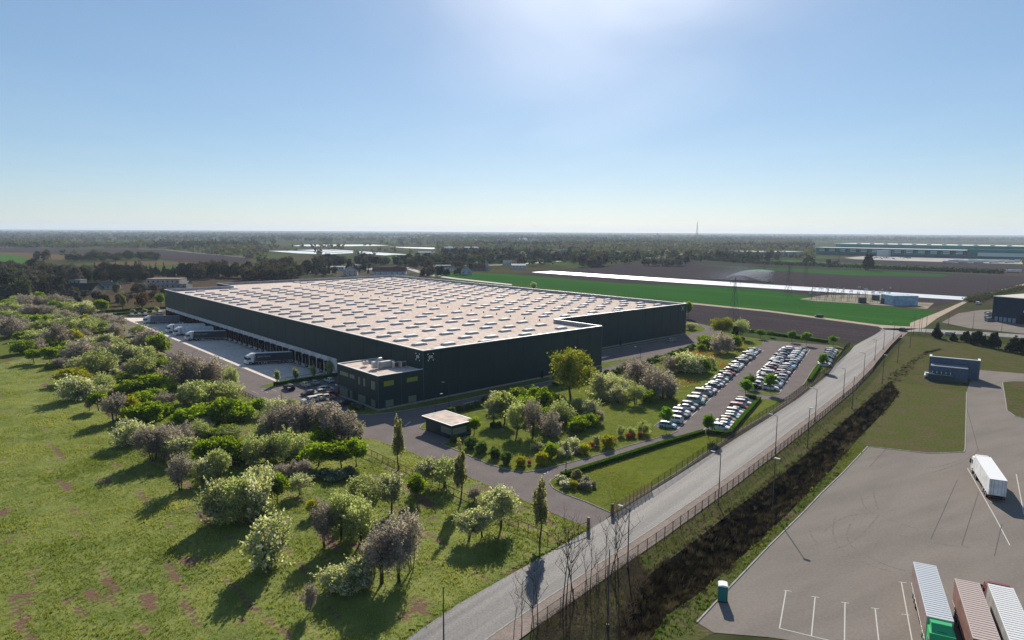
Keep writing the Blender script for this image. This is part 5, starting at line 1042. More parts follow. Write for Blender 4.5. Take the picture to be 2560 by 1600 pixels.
o = link('brushwood', fast_mesh('brushwood',V,np.arange(nb_*4).reshape(-1,4),[Lf('dead_brush',(.04,.032,.024),(.16,.125,.09),.2)],None,rng.beta(1.2,2.5,nb_)), kind='stuff'); o['label'] = 'tangled dead brushwood on the bank by the road'; o['category'] = 'brushwood'
# poppies
rng = np.random.default_rng(23); PP = []
for k, x, y, rx, ry in [('C',1650,300,110,45),('C',1600,30,70,30),('C',1780,15,60,25),('C',1880,90,80,60),('T3',1700,1310,60,25),('T3',1900,1330,80,45),('T3',2150,1240,60,30),('C',1990,130,50,30)]:
    for _ in range(170): PP.append(q(k, x+rng.normal()*rx*.5, y+rng.normal()*ry*.5))
P3 = np.array([(p.x,p.y,.12+rng.uniform(.25,.6)) for p in PP]); V, F = leaves(P3, np.full(len(P3),.26), rng)
o = link('poppies', fast_mesh('poppies',V,F,[Lf('poppy_petal',(.42,.06,.02),(.55,.14,.04),.4), m_w],(rng.random(len(P3))<.35).astype(int),rng.uniform(0,1,len(P3))), kind='stuff'); o['label'] = 'scattered orange-red poppies in the garden grass'; o['category'] = 'flowers'
# ------------------------------------------------------------------ fences, lamps and small things
WOODM = mat('fence_wood', (.25,.185,.10), .85, (.18,.13,.075), 2.); DARKM = mat('fence_dark_steel', (.030,.031,.032), .6); GALV2 = mat('lamp_steel', (.09,.09,.092), .5, metal=.3); LED = mat('lamp_head', (.55,.55,.54), .4)
def fence(line, step, h, label, pm, style, z=.02, pr=.05, group=None):
    t = thing('fence', label, 'fence', (line[0].x,line[0].y,z), 0, group); P = along(line, step)+[line[-1]]
    post = MB().m(pm).box(-pr,pr,-pr,pr,0,h).mesh('post'); panels_ = {}
    for p in P: link('post', post, t, loc=(p.x-line[0].x,p.y-line[0].y,0))
    for a, b in zip(P, P[1:]):
        L = (b-a).length
        if L < .4: continue
        k = round(L,1)
        if k not in panels_:
            m_ = MB().m(pm)
            if style == 'slat':
                for z_ in [.15+.16*i for i in range(int((h-.2)/.16))]: m_.box(pr,k-pr,-.02,.02,z_,z_+.07)
            elif style == 'rail':
                m_.box(pr,k-pr,-.04,.04,h-.15,h-.04); m_.box(pr,k-pr,-.04,.04,.12,.22)
                for i in range(1,int(k/.35)): m_.box(.35*i-.006,.35*i+.006,-.006,.006,.2,h-.12)
            else:
                m_.box(pr,k-pr,-.012,.012,h-.08,h-.04); m_.box(pr,k-pr,-.012,.012,.1,.14); m_.box(pr,k-pr,-.01,.01,h*.5,h*.5+.03)
                for i in range(1,int(k/.16)): m_.box(.16*i-.007,.16*i+.007,-.007,.007,.14,h-.08)
            panels_[k] = m_.mesh('panel')
        o = link('panel', panels_[k], t, loc=(a.x-line[0].x,a.y-line[0].y,0)); o.rotation_euler.z = math.atan2(b.y-a.y,b.x-a.x)
f1 = V2((16.9,103.8),(25.2,113.9),(32,122.6),(42.4,136.2),(51,147.3),(65.3,164.4),(76,177.4),(90.9,197.7),(107.1,219.8),(124,245.8),(134,262),(138.2,267.5))
fence(f1[:2], 1.3, 1.9, 'slatted wooden fence section beside the right gate pillar', WOODM, 'slat')
fence([f1[1]]+f1[2:], 2.65, 1.9, 'long brown mesh fence between car park and road', mat('fence_brown_steel',(.075,.06,.04),.6), 'mesh', pr=.04)
fence(V2((12.,97.9),(6.2,93.2),(3.1,96.5),(.2,99.4),(-8.,108.8),(-19.1,120.6),(-25.2,127.3),(-30.4,132.9)), 2.1, 1.5, 'open two-rail fence running from the left gate pillar past the poplars', WOODM, 'rail', pr=.06)
fence([uv(-34.4,v_) for v_ in (13,60,135)], 2.6, 1.7, 'dark railing between the service road and the shrub belt', DARKM, 'mesh', pr=.035)
fence([p for p in offset(road_R,3.25) if 66 < p.y < 300], 2.6, 2.1, 'tall dark mesh fence beside the footpath', DARKM, 'mesh', pr=.045)
fence([uv(YU+2.4,YV0-.6,0),uv(-1.,YV0-.6,0)], 2.6, 1.1, 'thin safety railing above the loading yard', GALV2, 'rail', z=.12, pr=.025)
for x, y, lb in [(16.6,103.5,'wooden gate pillar on the right of the site entrance'),(12.1,98.2,'wooden gate pillar on the left of the site entrance')]:
    t = thing('gate_pillar', lb, 'gate pillar', (x,y,.03), math.radians(50)); MB().m(WOODM).box(-.19,.19,-.19,.19,0,1.9).obj('post', t); MB().m(G_KERB).box(-.22,.22,-.22,.22,1.9,1.97).obj('cap', t)
def lamp(loc, h, arm, adir, label, style='arm', z=.05, group='street lamps'):
    t = thing('street_lamp', label, 'street lamp', (loc[0],loc[1],z), adir, group)
    MB().m(GALV2).bar((0,0,0),(0,0,h),.10,7,.06).cyl((0,0,.25),(0,0,1),.16,.5,7).obj('pole', t)
    if style == 'arm':
        MB().m(GALV2).bar((0,0,h),(arm,0,h+.25),.045,5).obj('arm', t); MB().m(LED).box(arm-.1,arm+.65,-.13,.13,h+.2,h+.32).obj('lamp_head', t)
    elif style == 'head': MB().m(LED).box(-.1,.75,-.2,.2,h,h+.13).obj('lamp_head', t)
    return t
ra = math.radians(50+90)
pos = [((111.1,206.5),8.4),((93.1,183.),8.2),((74.,158.4),8.2),((54.9,134.6),8.1),((34.8,108.1),8.9),((15.6,86.3),8.5),((132.1,238.6),7.6),((148.1,261.7),7.6),((167.,287.9),7.2)]
srt = sorted(pos, key=lambda e: e[0][1])
for i,(p,h) in enumerate(srt): lamp((p[0]+.5,p[1]-.4), h, 1.1, ra, f'tall road lamp on the footpath side, {ORD[i]} from the camera', group='road lamps')
lamp((11.4,72.2),9.8,0,0,'bare lamp pole in the brushwood at the bottom of the picture','pole',.02,'road lamps')
lamp((-7.2,66.6),8.2,0,0,'lamp pole on the near edge of the road at the bottom frame','pole',.05,'road lamps')
for i,(p,h) in enumerate([((43.5,105.2),9.2),((63.9,138.2),8.9),((90.,170.6),8.8),((114.6,200.7),9.),((139.,234.8),9.1)]): lamp(p,h,0,math.radians(-40),f'slim lamp with flat head on the grass bank, {ORD[i]} from the camera','head',.02,'bank lamps')
for i,(p,h,d) in enumerate([((-16.5,170.3),6.2,2.6),((44.4,225.5),6.4,2.6),((-18.6,158.),6.,.8),((10.6,123.3),6.,.9)]): lamp(p,h,1.6,d,['site lamp between front lawn and gatehouse shrubs','site lamp on the perimeter road by the warehouse step','site lamp behind the tall poplar near the gatehouse','site lamp at the driveway fork by the clipped hedge'][i],'arm',.05,'site lamps')
for i,(a,b) in enumerate([(-33.6,14.),(-33.6,84.),(-33.6,46.)]):
    p = uv(a,b); lamp((p.x,p.y),6.,1.8,TH,f'site lamp on the shrub side of the service road, {["nearest the visitor bays","farthest along the docks","beside the lone lettered lorry"][i]}','arm',.05,'site lamps')
for i,(k,x,y,hh_) in enumerate([('T4',1375,1120,9.),('T4',1425,1125,9.),('T4',1445,1120,9.),('T4',1490,1120,9.),('T4',1340,1245,9.),('T4',1935,1065,8.),('T4',1705,1030,7.),('T4',2205,1100,7.)]):
    p = q(k,x,y); lamp((p.x,p.y),hh_,0,0,f'thin pole near the junction and depot, {ORD[i]} in order outwards','pole',.02,'distant poles')
# bare roadside saplings
def bare_mesh(seed, h):
    rng = random.Random(seed); b = MB().m(BARK)
    def grow(p, d, L, r, lev):
        n_ = 4 if lev == 0 else 3; 
        for i in range(n_):
            d2 = (d+Vector((rng.gauss(0,.09),rng.gauss(0,.09),.05))).normalized(); e = p+d2*L/n_; b.bar(p,e,r*(1-.2*i),4,r*(1-.2*(i+1))); 
            if lev < 3 and not (lev == 0 and i == 0):
                for _ in range(2 if lev < 2 else 1):
                    a_ = rng.uniform(0,6.28); s = Vector((math.cos(a_),math.sin(a_),rng.uniform(.9,1.9))).normalized(); grow(e, s, L*rng.uniform(.28,.45), r*.42, lev+1)
            p, d = e, d2
    grow(Vector((0,0,0)), Vector((rng.gauss(0,.06),rng.gauss(0,.06),1)), h, .075, 0); return b.mesh('branches')
BM = [bare_mesh(s,7.) for s in range(5)]
bare = [('G',90,1500,6.5),('G',175,1480,8.),('G',245,1440,7.),('G',480,1200,8.5),('G',510,1205,8.),('G',545,1190,7.5),('G',590,1180,8.2),('G',715,1100,6.),('G',740,1090,6.5),('G',880,960,7.),('G',930,930,8.5),('G',975,930,9.),('G',1000,920,8.),('G',15,1512,5.),('G',820,1040,5.)]
for i,(k,x,y,h) in enumerate(sorted(bare, key=lambda e: e[1])):
    p = q(k,x,y); t = thing('bare_tree', f'leafless dark sapling beside the footpath, {ORD[i]} from the bottom left', 'tree', (p.x,p.y,.02), prng.uniform(0,6), 'leafless roadside saplings'); t.scale = (h/7,)*3; link('branches', BM[i%5], t)
# portable toilet
tp = Vector((26.75,78.25,.06)); t = thing('portable_toilet', 'teal portable toilet with white roof at the edge of the concrete lot', 'portable toilet', tp, math.radians(-14))
TEAL = mat('teal_plastic',(.008,.155,.145),.45,spec=.5)
b = MB().m(TEAL).box(-.55,.55,-.55,.55,.1,2.05)
for i in range(5):
    for s_ in (-1,1): b.box(-.45+.2*i,-.37+.2*i,*sorted((s_*.55,s_*.575)),.2,1.95); b.box(*sorted((s_*.55,s_*.575)),-.45+.2*i,-.37+.2*i,.2,1.95)
b.obj('cabin', t); MB().m(TEAL).box(-.42,.42,-.62,-.58,.18,1.92).obj('door', t); MB().m(mat('white_plastic',(.72,.74,.75),.4)).extrude_y([(-.6,2.06),(.6,2.06),(.5,2.22),(0,2.3),(-.5,2.22)],-.6,.6).obj('roof', t)
MB().m(CHAS).box(-.6,.6,-.6,.6,0,.1).obj('skid', t)
b = MB().m(LOGO)
for k in range(14):
    a0,a1 = 2*math.pi*k/14,2*math.pi*(k+1)/14; b.quad(*[(.58,.2+r0*math.cos(a_),1.65+r0*math.sin(a_)) for r0,a_ in ((.13,a0),(.13,a1),(.09,a1),(.09,a0))])
b.obj('round_emblem', t)
# concrete transformer block
BLK = mat('blue_grey_concrete',(.11,.14,.19),.8,(.09,.12,.165),1.2,fine=4.); COP = mat('white_coping',(.66,.65,.62),.7)
r0 = q('D',1990,272); l0 = q('D',1545,225); ang = math.atan2(r0.y-l0.y,r0.x-l0.x); Lw = 13.6
t = thing('transformer_block', 'blue-grey concrete transformer enclosure with white-coped tall wall', 'utility block', (r0.x,r0.y,0), ang)
MB().m(BLK).box(-Lw,0,0,.5,0,6.3).box(-Lw,-Lw+.5,.52,3.6,0,6.3).box(-.5,0,.52,3.6,0,6.3).obj('blast_wall', t)
MB().m(COP).box(-Lw-.08,.08,-.08,.62,6.3,6.5).box(-Lw-.08,-Lw+.6,.63,3.7,6.3,6.5).box(-.6,.08,.63,3.7,6.3,6.5).obj('coping', t)
MB().m(BLK).box(-Lw+.5,-3.,-5.2,-.02,0,4.2).obj('middle_block', t); MB().m(mat('block_roof',(.22,.24,.28),.7)).box(-Lw+.6,-3.1,-5.1,-.05,4.21,4.26).obj('middle_roof', t)
b = MB().m(mat('transformer_steel',(.05,.075,.085),.6)).box(-Lw+.2,-6.8,-9.,-5.8,0,2.2)
for i in range(5): b.box(-Lw+.6+1.15*i,-Lw+.75+1.15*i,-9.08,-9.0,.1,2.15)
b.obj('transformer_case', t)
for i in range(5): MB().m(COP).cyl((-Lw+1.2+1.2*i,-6.4,2.5),(0,0,1),.14,.6,6).obj('insulator', t)
MB().m(COP).box(-Lw-1.0,-Lw+.15,-2.4,-1.,0,1.3).box(-Lw-1.0,-Lw-.6,-6.,-2.6,0,1.1).obj('low_wall', t)
# ------------------------------------------------------------------ background buildings
def hgt(b, t_):                             # height of photo point t_ above ground point b
    p = q(*b); o_ = _OR[t_[0]]; px, py = o_[0]+t_[1]/3.78, o_[1]+t_[2]/3.78; d = _F+_R*((px-1280)/FPX)-_U*((py-800)/FPX); k = p.y/d.y; return HC+d.z*k
WINM = glass_mat('far_window',(.05,.06,.07),.2)
def house(name, label, k, x0, x1, y, wall_h, depth, wall, roofc, roof_h=3., yaw=0, gable='x', wins=3, group=None, cat='house', floors=1):
    a = q(k,x0,y); b = q(k,x1,y); L = (b-a).length; ang = math.atan2(b.y-a.y,b.x-a.x)+yaw; mid = (a+b)/2
    t = thing(name, label, cat, (mid.x,mid.y,0), ang, group); wm = mat('wall_%02d%02d%02d'%tuple(int(c*99) for c in wall), wall, .85, fine=.5); rm = mat('roof_%02d%02d%02d'%tuple(int(c*99) for c in roofc), roofc, .8, fine=.6)
    h2 = L/2; w = MB().m(wm).box(-h2,h2,0,depth,0,wall_h); r_ = MB().m(rm); e = .5
    if roof_h <= .6: r_.box(-h2-.1,h2+.1,-.1,depth+.1,wall_h+.01,wall_h+roof_h)
    elif gable == 'x':
        r_.add([(-h2-e,-e,wall_h-.1),(h2+e,-e,wall_h-.1),(h2+e,depth+e,wall_h-.1),(-h2-e,depth+e,wall_h-.1),(-h2-e,depth/2,wall_h+roof_h),(h2+e,depth/2,wall_h+roof_h)],[(0,1,5,4),(2,3,4,5)]); w.add([(-h2,0,wall_h),(-h2,depth,wall_h),(-h2,depth/2,wall_h+roof_h-.3),(h2,0,wall_h),(h2,depth,wall_h),(h2,depth/2,wall_h+roof_h-.3)],[(0,2,1),(3,4,5)])
    else:
        r_.add([(-h2-e,-e,wall_h-.1),(h2+e,-e,wall_h-.1),(h2+e,depth+e,wall_h-.1),(-h2-e,depth+e,wall_h-.1),(0,-e,wall_h+roof_h),(0,depth+e,wall_h+roof_h)],[(0,4,5,3),(1,2,5,4)]); w.add([(-h2,0,wall_h),(h2,0,wall_h),(0,0,wall_h+roof_h-.3),(-h2,depth,wall_h),(h2,depth,wall_h),(0,depth,wall_h+roof_h-.3)],[(0,1,2),(3,5,4)])
    w.obj('wall', t); ro = r_.obj('roof', t)
    if roof_h > .6 and cat == 'house': MB().m(wm).box(h2*.3,h2*.3+.7,depth*.5-.3,depth*.5+.4,wall_h+roof_h*.5,wall_h+roof_h+.8).obj('chimney', ro)
    for f_ in range(floors):
        for i in range(wins):
            xc = -h2+L*(i+.5)/wins; zc = wall_h*(f_+.55)/floors; s_ = min(.55,L/wins*.28); MB().m(WINM).box(xc-s_,xc+s_,-.05,-.01,zc-.65,zc+.65).obj('window', t)
    return t
CRM = (.52,.46,.38); PNK = (.42,.33,.29); WHI = (.58,.58,.57); DRF = (.035,.032,.035); RDR = (.13,.05,.042); GRF = (.12,.12,.125); BLU = (.25,.33,.40)
house('farm_house','pink-walled gabled farmhouse with dark steep roof behind the warehouse','T2',820,955,565,5.2,9.5,(.50,.42,.39),(.03,.024,.03),5.2,gable='y',wins=3,floors=2)
house('barn','long white barn with rust-red roof beyond the warehouse parapet','T2',1100,1415,556,3.6,14,(.50,.52,.54),RDR,4.2,wins=6,cat='barn')
house('village_house','pink-gabled house with blue-white front at the village edge','T2',630,750,425,5,10,(.42,.38,.36),DRF,4.5,wins=3)
house('village_house','dark-roofed house with white dormer gable in the village','T2',930,1080,440,4,12,(.40,.41,.42),DRF,5.5,wins=3)
house('village_house','low house with brown roof and cream wall right of the village','T2',1310,1410,432,3.5,9,(.40,.33,.27),(.05,.035,.03),3.5,wins=2)
house('market_hall','low long white roofed stall hall in the village yard','T2',700,830,515,4.,12,(.46,.50,.52),(.5,.5,.49),.5,wins=5,cat='hall')
house('market_hall','low grey workshop behind the pink farmhouse','T2',900,1010,500,4.2,14,(.38,.42,.45),(.30,.31,.32),.5,wins=4,cat='hall')
house('market_hall','small white shed in the village yard','T2',1010,1080,455,3.5,8,WHI,(.55,.54,.53),.4,wins=2,cat='shed')
house('village_house','pale block house with flat roof left of the red-roofed farm','T2',1700,1840,520,6,12,(.42,.48,.56),(.40,.41,.43),.5,wins=4,floors=2)
house('village_house','white lean-to house in front of the pale block','T2',1780,1870,522,4.2,9,WHI,GRF,2.2,wins=2)
house('farm_house','gabled cottage with dark roof at the corner of the green field','T2',1935,2040,556,4.6,11,(.38,.40,.42),DRF,5.,gable='y',wins=2)
house('barn','dark maroon-roofed barn beside the green field','T2',2040,2170,520,3.5,14,(.16,.15,.15),(.11,.035,.045),4.,wins=3,cat='barn')
house('village_house','grey gabled barn end next to the maroon roof','T2',2150,2215,518,4.4,12,(.34,.34,.35),GRF,4.,gable='y',wins=1)
house('apartment_block','grey four-storey apartment block beyond the highway','T3',345,530,388,hgt(('T3',430,388),('T3',430,322)),14,(.17,.22,.27),(.20,.23,.25),.5,wins=9,floors=4,cat='apartments')
house('storage_hall','pale blue-white storage hall among the trees','T2',1790,2110,345,hgt(('T2',1900,345),('T2',1900,298)),40,(.48,.54,.57),(.60,.63,.65),.5,wins=0,cat='hall')
house('storage_hall','long low blue-grey hall left of the big green warehouse','T3',2230,2419,400,hgt(('T3',2300,400),('T3',2300,340)),60,(.22,.28,.34),(.50,.52,.52),.5,wins=0,cat='hall')
house('storage_hall','blue-grey hall end beside the green warehouse yard','T4',0,340,392,hgt(('T4',200,392),('T4',200,340)),60,(.24,.29,.35),(.52,.54,.54),.5,wins=0,cat='hall')
house('greenhouse','white low plastic greenhouse in the far fields','T2',1530,1690,360,3.5,20,(.55,.57,.56),(.66,.66,.64),.5,wins=0,cat='greenhouse')
house('highway_hall','white cube building beside the far highway','T3',1258,1310,368,hgt(('T3',1280,368),('T3',1280,325)),14,(.30,.36,.42),(.45,.47,.48),.5,wins=3,floors=3,cat='building')
house('farm_shed','long white roofed shed left of the film strip','T3',0,130,500,4.5,16,(.42,.43,.44),(.50,.50,.49),1.5,wins=4,cat='shed')
house('village_house','cream-roofed house beside the highway willows','T2',2340,2419,470,4,12,(.45,.42,.38),(.36,.32,.27),3.5,wins=2)
house('derelict_building','unfinished pale brick building with pink tiled front at left of the warehouse','T1',1385,1700,688,hgt(('T1',1500,688),('T1',1500,600)),14,(.33,.31,.29),(.30,.20,.17),.5,wins=7,floors=2,cat='building')
house('derelict_building','low round-roofed rubble building beside the unfinished block','T1',1560,1760,690,hgt(('T1',1650,690),('T1',1650,640)),12,(.30,.28,.26),(.28,.27,.25),2.,wins=4,cat='building')
house('farm_shed','dark pitched-roof shed among the trees at far left','T1',600,870,745,3.2,16,(.16,.15,.14),(.018,.022,.024),4.5,wins=4,cat='shed')
house('cottage','small white cottage with grey roof at far left','T1',912,1088,692,3.,9,(.40,.42,.40),(.09,.10,.095),2.6,wins=4)
house('cottage','low grey bungalow with flat roof behind the dark shed','T1',650,760,645,3.2,10,(.24,.26,.26),(.20,.22,.22),.5,wins=3)
house('village_house','dark-roofed house behind conifers left of the field','T1',1080,1200,540,4.,10,(.18,.17,.16),(.035,.03,.03),4.,wins=3)
house('village_house','brown-roofed house behind conifers beside its twin','T1',1230,1340,540,4.,10,(.17,.16,.15),(.05,.036,.03),4.,wins=3)
house('workshop','blue-grey roofed workshop by the dark trees','T1',1880,2020,565,5,14,(.16,.18,.20),(.34,.38,.42),2.2,wins=4,cat='workshop')
house('farm_house','white farmhouse in the far left tree line','T1',540,585,290,6,14,WHI,(.16,.12,.11),4.,wins=2)
house('switchgear_house','pale blue switchgear building beside the substation','T4',1180,1415,846,5.8,13,(.30,.42,.50),(.42,.52,.58),.5,yaw=0,wins=0,cat='utility building')
# distant village specks
vr = random.Random(3)
for i in range(96):
    x = vr.uniform(1300,2419) if i < 36 else (vr.uniform(0,1700) if i < 80 else vr.uniform(100,2400)); k = 'T2' if i < 36 else ('T3' if i < 80 else 'T4'); y = vr.uniform(182,240) if i < 80 else vr.uniform(200,245)
    p = q(k,x,y); s_ = vr.uniform(12,24); c_ = vr.choice([WHI,CRM,(.5,.5,.5)]); rc = vr.choice([(.20,.10,.075),(.16,.15,.15),(.5,.49,.47),(.55,.55,.54)])
    t = thing('distant_house',f'tiny far house near the horizon, {ORD[i%48]} of the {["left","right"][i//48]} village specks','house',(p.x,p.y,0),vr.uniform(0,3),'houses near the horizon'); t.scale = (s_/10,s_/10,s_/11)
    MB().m(mat('wall_%02d%02d%02d'%tuple(int(c*99) for c in c_),c_,.85)).box(-6,6,-4,4,0,4.5).obj('wall', t)
    MB().m(mat('roof_%02d%02d%02d'%tuple(int(c*99) for c in rc),rc,.8)).add([(-6.3,-4.4,4.4),(6.3,-4.4,4.4),(6.3,4.4,4.4),(-6.3,4.4,4.4),(-6.3,0,8),(6.3,0,8)],[(0,1,5,4),(2,3,4,5),(0,4,3),(1,2,5)]).obj('roof', t)
# the big green warehouse
A0 = q('T4',450,364); B0 = q('T4',2419,418); B0 = A0+(B0-A0)*1.25; gl0 = (B0-A0).length; ga = math.atan2(B0.y-A0.y,B0.x-A0.x)
t = thing('green_warehouse','enormous green and white distribution warehouse on the right horizon','warehouse',(A0.x,A0.y,0),ga)
GW = mat('green_cladding',(.02,.13,.10),.6,(.03,.16,.125),.02,fine=.05); GW2 = mat('teal_cladding',(.07,.27,.25),.55); GWW = mat('white_band',(.42,.50,.50),.6); GRW = mat('white_metal_roof',(.62,.62,.60),.45)
HL = hgt(('T4',450,364),('T4',450,300)); bl = gl0*.60
MB().m(GW).box(0,bl,0,45,0,HL).obj('front_block', t); MB().m(GRW).box(-1,bl+1,-1,46,HL+.02,HL+1.2).obj('front_roof', t)
for i in range(13):
    x0 = 4+i*bl/13; MB().m(GWW).box(x0+3,x0+bl/13-7,-.3,-.05,HL*.55,HL*.68).box(x0+3,x0+bl/13-7,-.3,-.05,HL*.78,HL*.88).obj('window_band', t); MB().m(mat('stair_dark',(.02,.05,.055),.6)).box(x0+bl/13-6,x0+bl/13-1,-.6,-.05,HL*.45,HL*.92).obj('stair_bay', t)
    for j in range(6): MB().m(mat('dock_blue',(.03,.06,.12),.6)).box(x0+2+j*bl/80,x0+2+j*bl/80+4,-.4,-.05,.8,HL*.32).obj('dock_door', t)
MB().m(GWW).box(bl*.46,bl*.54,-14,-.4,0,HL*.85).obj('office_block', t)
MB().m(GW2).box(20,gl0,60,200,0,HL*1.55).obj('high_hall', t); MB().m(GRW).box(18,gl0+2,58,202,HL*1.55+.02,HL*1.62).obj('high_roof', t)
for i in range(16): MB().m(GRW).box(60+i*gl0/17,66+i*gl0/17,70,80,HL*1.62+.02,HL*1.62+2.5).obj('roof_unit', t)
MB().m(GW).box(bl+3,gl0,8,57,0,HL*1.2).obj('side_block', t); MB().m(GWW).box(bl+20,bl+90,4,7.9,HL*.35,HL*.8).obj('office_band', t)
sheet('far_warehouse_yard', pts('T4',(720,395),(1000,372),(2419,402),(2419,455),(1540,432),(820,408)), .06, mat('pale_yard',(.42,.39,.35),.9,(.33,.31,.28),.02))
fr_ = random.Random(8)
for i in range(15):
    x = 1700+48*i+fr_.uniform(-6,6); p = q('T4',x,445-(i%3)*5+fr_.uniform(-3,3)); t = thing('parked_trailer',f'pale semi-trailer in the far warehouse yard, {ORD[i]} from the left','trailer',(p.x,p.y,.06),ga+fr_.uniform(-.05,.05),'trailers at the green warehouse')
    MB().m(mat('trailer_far_%d'%(i%3),[(.62,.63,.64),(.5,.52,.54),(.58,.57,.55)][i%3],.5)).box(-6.8,6.8,-1.27,1.27,1.1,4.).obj('box', t); MB().m(CHAS).box(-6.5,6.5,-.5,.5,.6,1.08).box(-6.2,-2.6,-1.2,1.2,.02,1.0).obj('running_gear', t)
for i in range(26):
    p = q('T4',fr_.uniform(930,1350),fr_.uniform(393,409)); car(fr_.choice(['hatchback','sedan','estate']), fr_.choice(['black','grey','silver','white']), (p.x,p.y,.08), fr_.uniform(0,3), f'tiny parked car before the green warehouse, {ORD[i]} of that scattered group', 'cars at the green warehouse')
# dark blue depot on the right
p0 = q('T4',2110,992); p1 = q('T4',2360,1042); da = math.atan2(p1.y-p0.y,p1.x-p0.x); 
t = thing('blue_depot','tall dark navy depot building with pale roof at the right edge','depot',(p0.x,p0.y,0),math.radians(-62)); NV = mat('navy_panel',(.014,.03,.055),.5,(.018,.036,.065),.6); HD = 13.2
MB().m(NV).box(0,22,0,50,0,HD).obj('wall', t); MB().m(mat('blue_panel',(.06,.10,.15),.5)).box(22.05,60,0,50,0,HD-1.5).obj('side_wall', t); MB().m(mat('depot_roof',(.55,.52,.47),.7)).box(-.2,22.2,-.2,50.2,HD+.01,HD+.3).box(22.3,60,-.1,50,HD-1.48,HD-1.3).obj('roof', t)
for i in range(5): MB().m(mat('pale_door',(.25,.30,.36),.6)).box(1.5+2.1*i,3.0+2.1*i,-.12,-.02,.3,2.6).obj('dock_door', t)
MB().m(RUBBER).box(13.5,17.5,-.5,-.02,.2,4.6).obj('dock_shelter', t); MB().m(RUBBER).box(26,31,-.6,-.02,.2,4.8).obj('dock_shelter', t); MB().m(LOGO).box(14.6,15.6,-.15,-.02,6.2,7.2).obj('emblem', t)
for i,(x,y) in enumerate([(2090,995),(2075,965),(2085,940),(2080,925)]):
    p = q('T4',x,y); car(['van','hatchback','suv','sedan'][i],['silver','white','white','red'][i],(p.x,p.y,.06),math.radians(20),f'{["silver van","white hatchback","white SUV","red saloon"][i]} parked against the navy depot, {ORD[i]} from the camera','cars at the navy depot')
p = q('T4',1985,835); car('van','white',(p.x,p.y,.03),.6,'white van on the grass beside the navy depot lot')
t = truck('long pale lorry passing on the far hedge road', tuple(q('T4',2395,540)), math.radians(141), WHT, W1)
t = truck('white lorry parked by the village workshop at left', tuple(q('T1',1900,585)), math.radians(170), WHT, W1)
p = q('T1',2050,572); car('van','blue',(p.x,p.y,.05),2.9,'blue and white van parked by the workshop at left')
# ---- power line and substation
STEEL = mat('lattice_steel',(.13,.135,.14),.6,metal=.3)
def pylon(label, p, h, rz, w=2.4):
    t = thing('power_pylon', label, 'pylon', (p.x,p.y,0), rz, 'lattice pylons'); b = MB().m(STEEL); r = .07
    lv = [0,.22,.42,.6,.74,.86,.97]; hw_ = [w,w*.78,w*.6,w*.42,w*.32,w*.24,.1]
    for i in range(6):
        z0,z1 = lv[i]*h,lv[i+1]*h; a,c = hw_[i],hw_[i+1]; Q = [(-1,-1),(1,-1),(1,1),(-1,1)]
        for j in range(4):
            s0,s1 = Q[j],Q[(j+1)%4]; b.bar((s0[0]*a,s0[1]*a,z0),(s0[0]*c,s0[1]*c,z1),r,3); b.bar((s0[0]*a,s0[1]*a,z0),(s1[0]*c,s1[1]*c,z1),r*.6,3); b.bar((s1[0]*a,s1[1]*a,z0),(s0[0]*c,s0[1]*c,z1),r*.6,3)
    b.obj('tower', t)
    for z_, l_ in ((.72,4.2),(.86,3.2)):
        b = MB().m(STEEL)
        for s_ in (-1,1): b.bar((0,.3,z_*h),(s_*l_,0,z_*h+.2),.06,3).bar((0,-.3,z_*h),(s_*l_,0,z_*h+.2),.06,3).bar((0,0,z_*h+1.2),(s_*l_,0,z_*h+.2),.05,3).bar((s_*l_,0,z_*h+.2),(s_*l_,0,z_*h-1.1),.09,4)
        b.obj('cross_arm', t)
    return t
pA = Vector((114.7,340.5,0)); pylon('tall lattice pylon standing between the perimeter road and ploughed field', pA, 24, .4, 2.0)
pyl = [('T4',185,770,24,'lattice pylon at the left corner of the substation'),('T4',350,640,24,'lattice pylon behind the substation'),('T3',2380,610,18,'lattice pylon beside the sprinkler'),('T4',665,480,26,'distant lattice pylon by the hedge line')]
pp_ = [pA]
for k,x,y,h,lb in pyl: p = q(k,x,y); pp_.append(p); pylon(lb,p,h,.5,2.2)
WIRE = mat('wire',(.25,.25,.25),.5)
for i, s_ in enumerate((-4,4)):
    b = MB().m(WIRE); a = pA+Vector((s_*.9,s_*.4,17.4)); c = pp_[1]+Vector((s_*.8,s_*.5,17.4)); pr_ = a
    for j in range(1,17):
        f_ = j/16; m_ = a.lerp(c,f_)-Vector((0,0,4*2.2*f_*(1-f_))); b.bar(pr_,m_,.03,3); pr_ = m_
    o = b.obj('power_cable'); o['label'] = f'sagging power cable from the tall pylon to the substation, {["left","right"][i]} strand'; o['category'] = 'cable'
sub = random.Random(4); si = 0
for r_ in range(3):
    for c_ in range(11):
        p = q('T4',400+72*c_+14*r_+sub.uniform(-8,8),800-22*r_+4.2*c_*.55); hh_ = sub.choice([4.5,5.5,5.5,7.])
        t = thing('switchgear_post',f'slender grey switchgear frame, {ORD[c_]} from the left in the {["front","middle","back"][r_]} substation row','switchgear',(p.x,p.y,.05),sub.uniform(-.2,.2)+.6,'switchgear frames in the substation'); b = MB().m(STEEL)
        b.bar((-1.2,0,0),(-1.2,0,hh_),.1,4).bar((1.2,0,0),(1.2,0,hh_),.1,4).bar((-1.8,0,hh_),(1.8,0,hh_),.1,4); b.obj('frame', t)
        for s_ in (-1,0,1): MB().m(COP).cyl((s_*1.2,0,hh_+.6),(0,0,1),.13,1.1,5).obj('insulator', t)
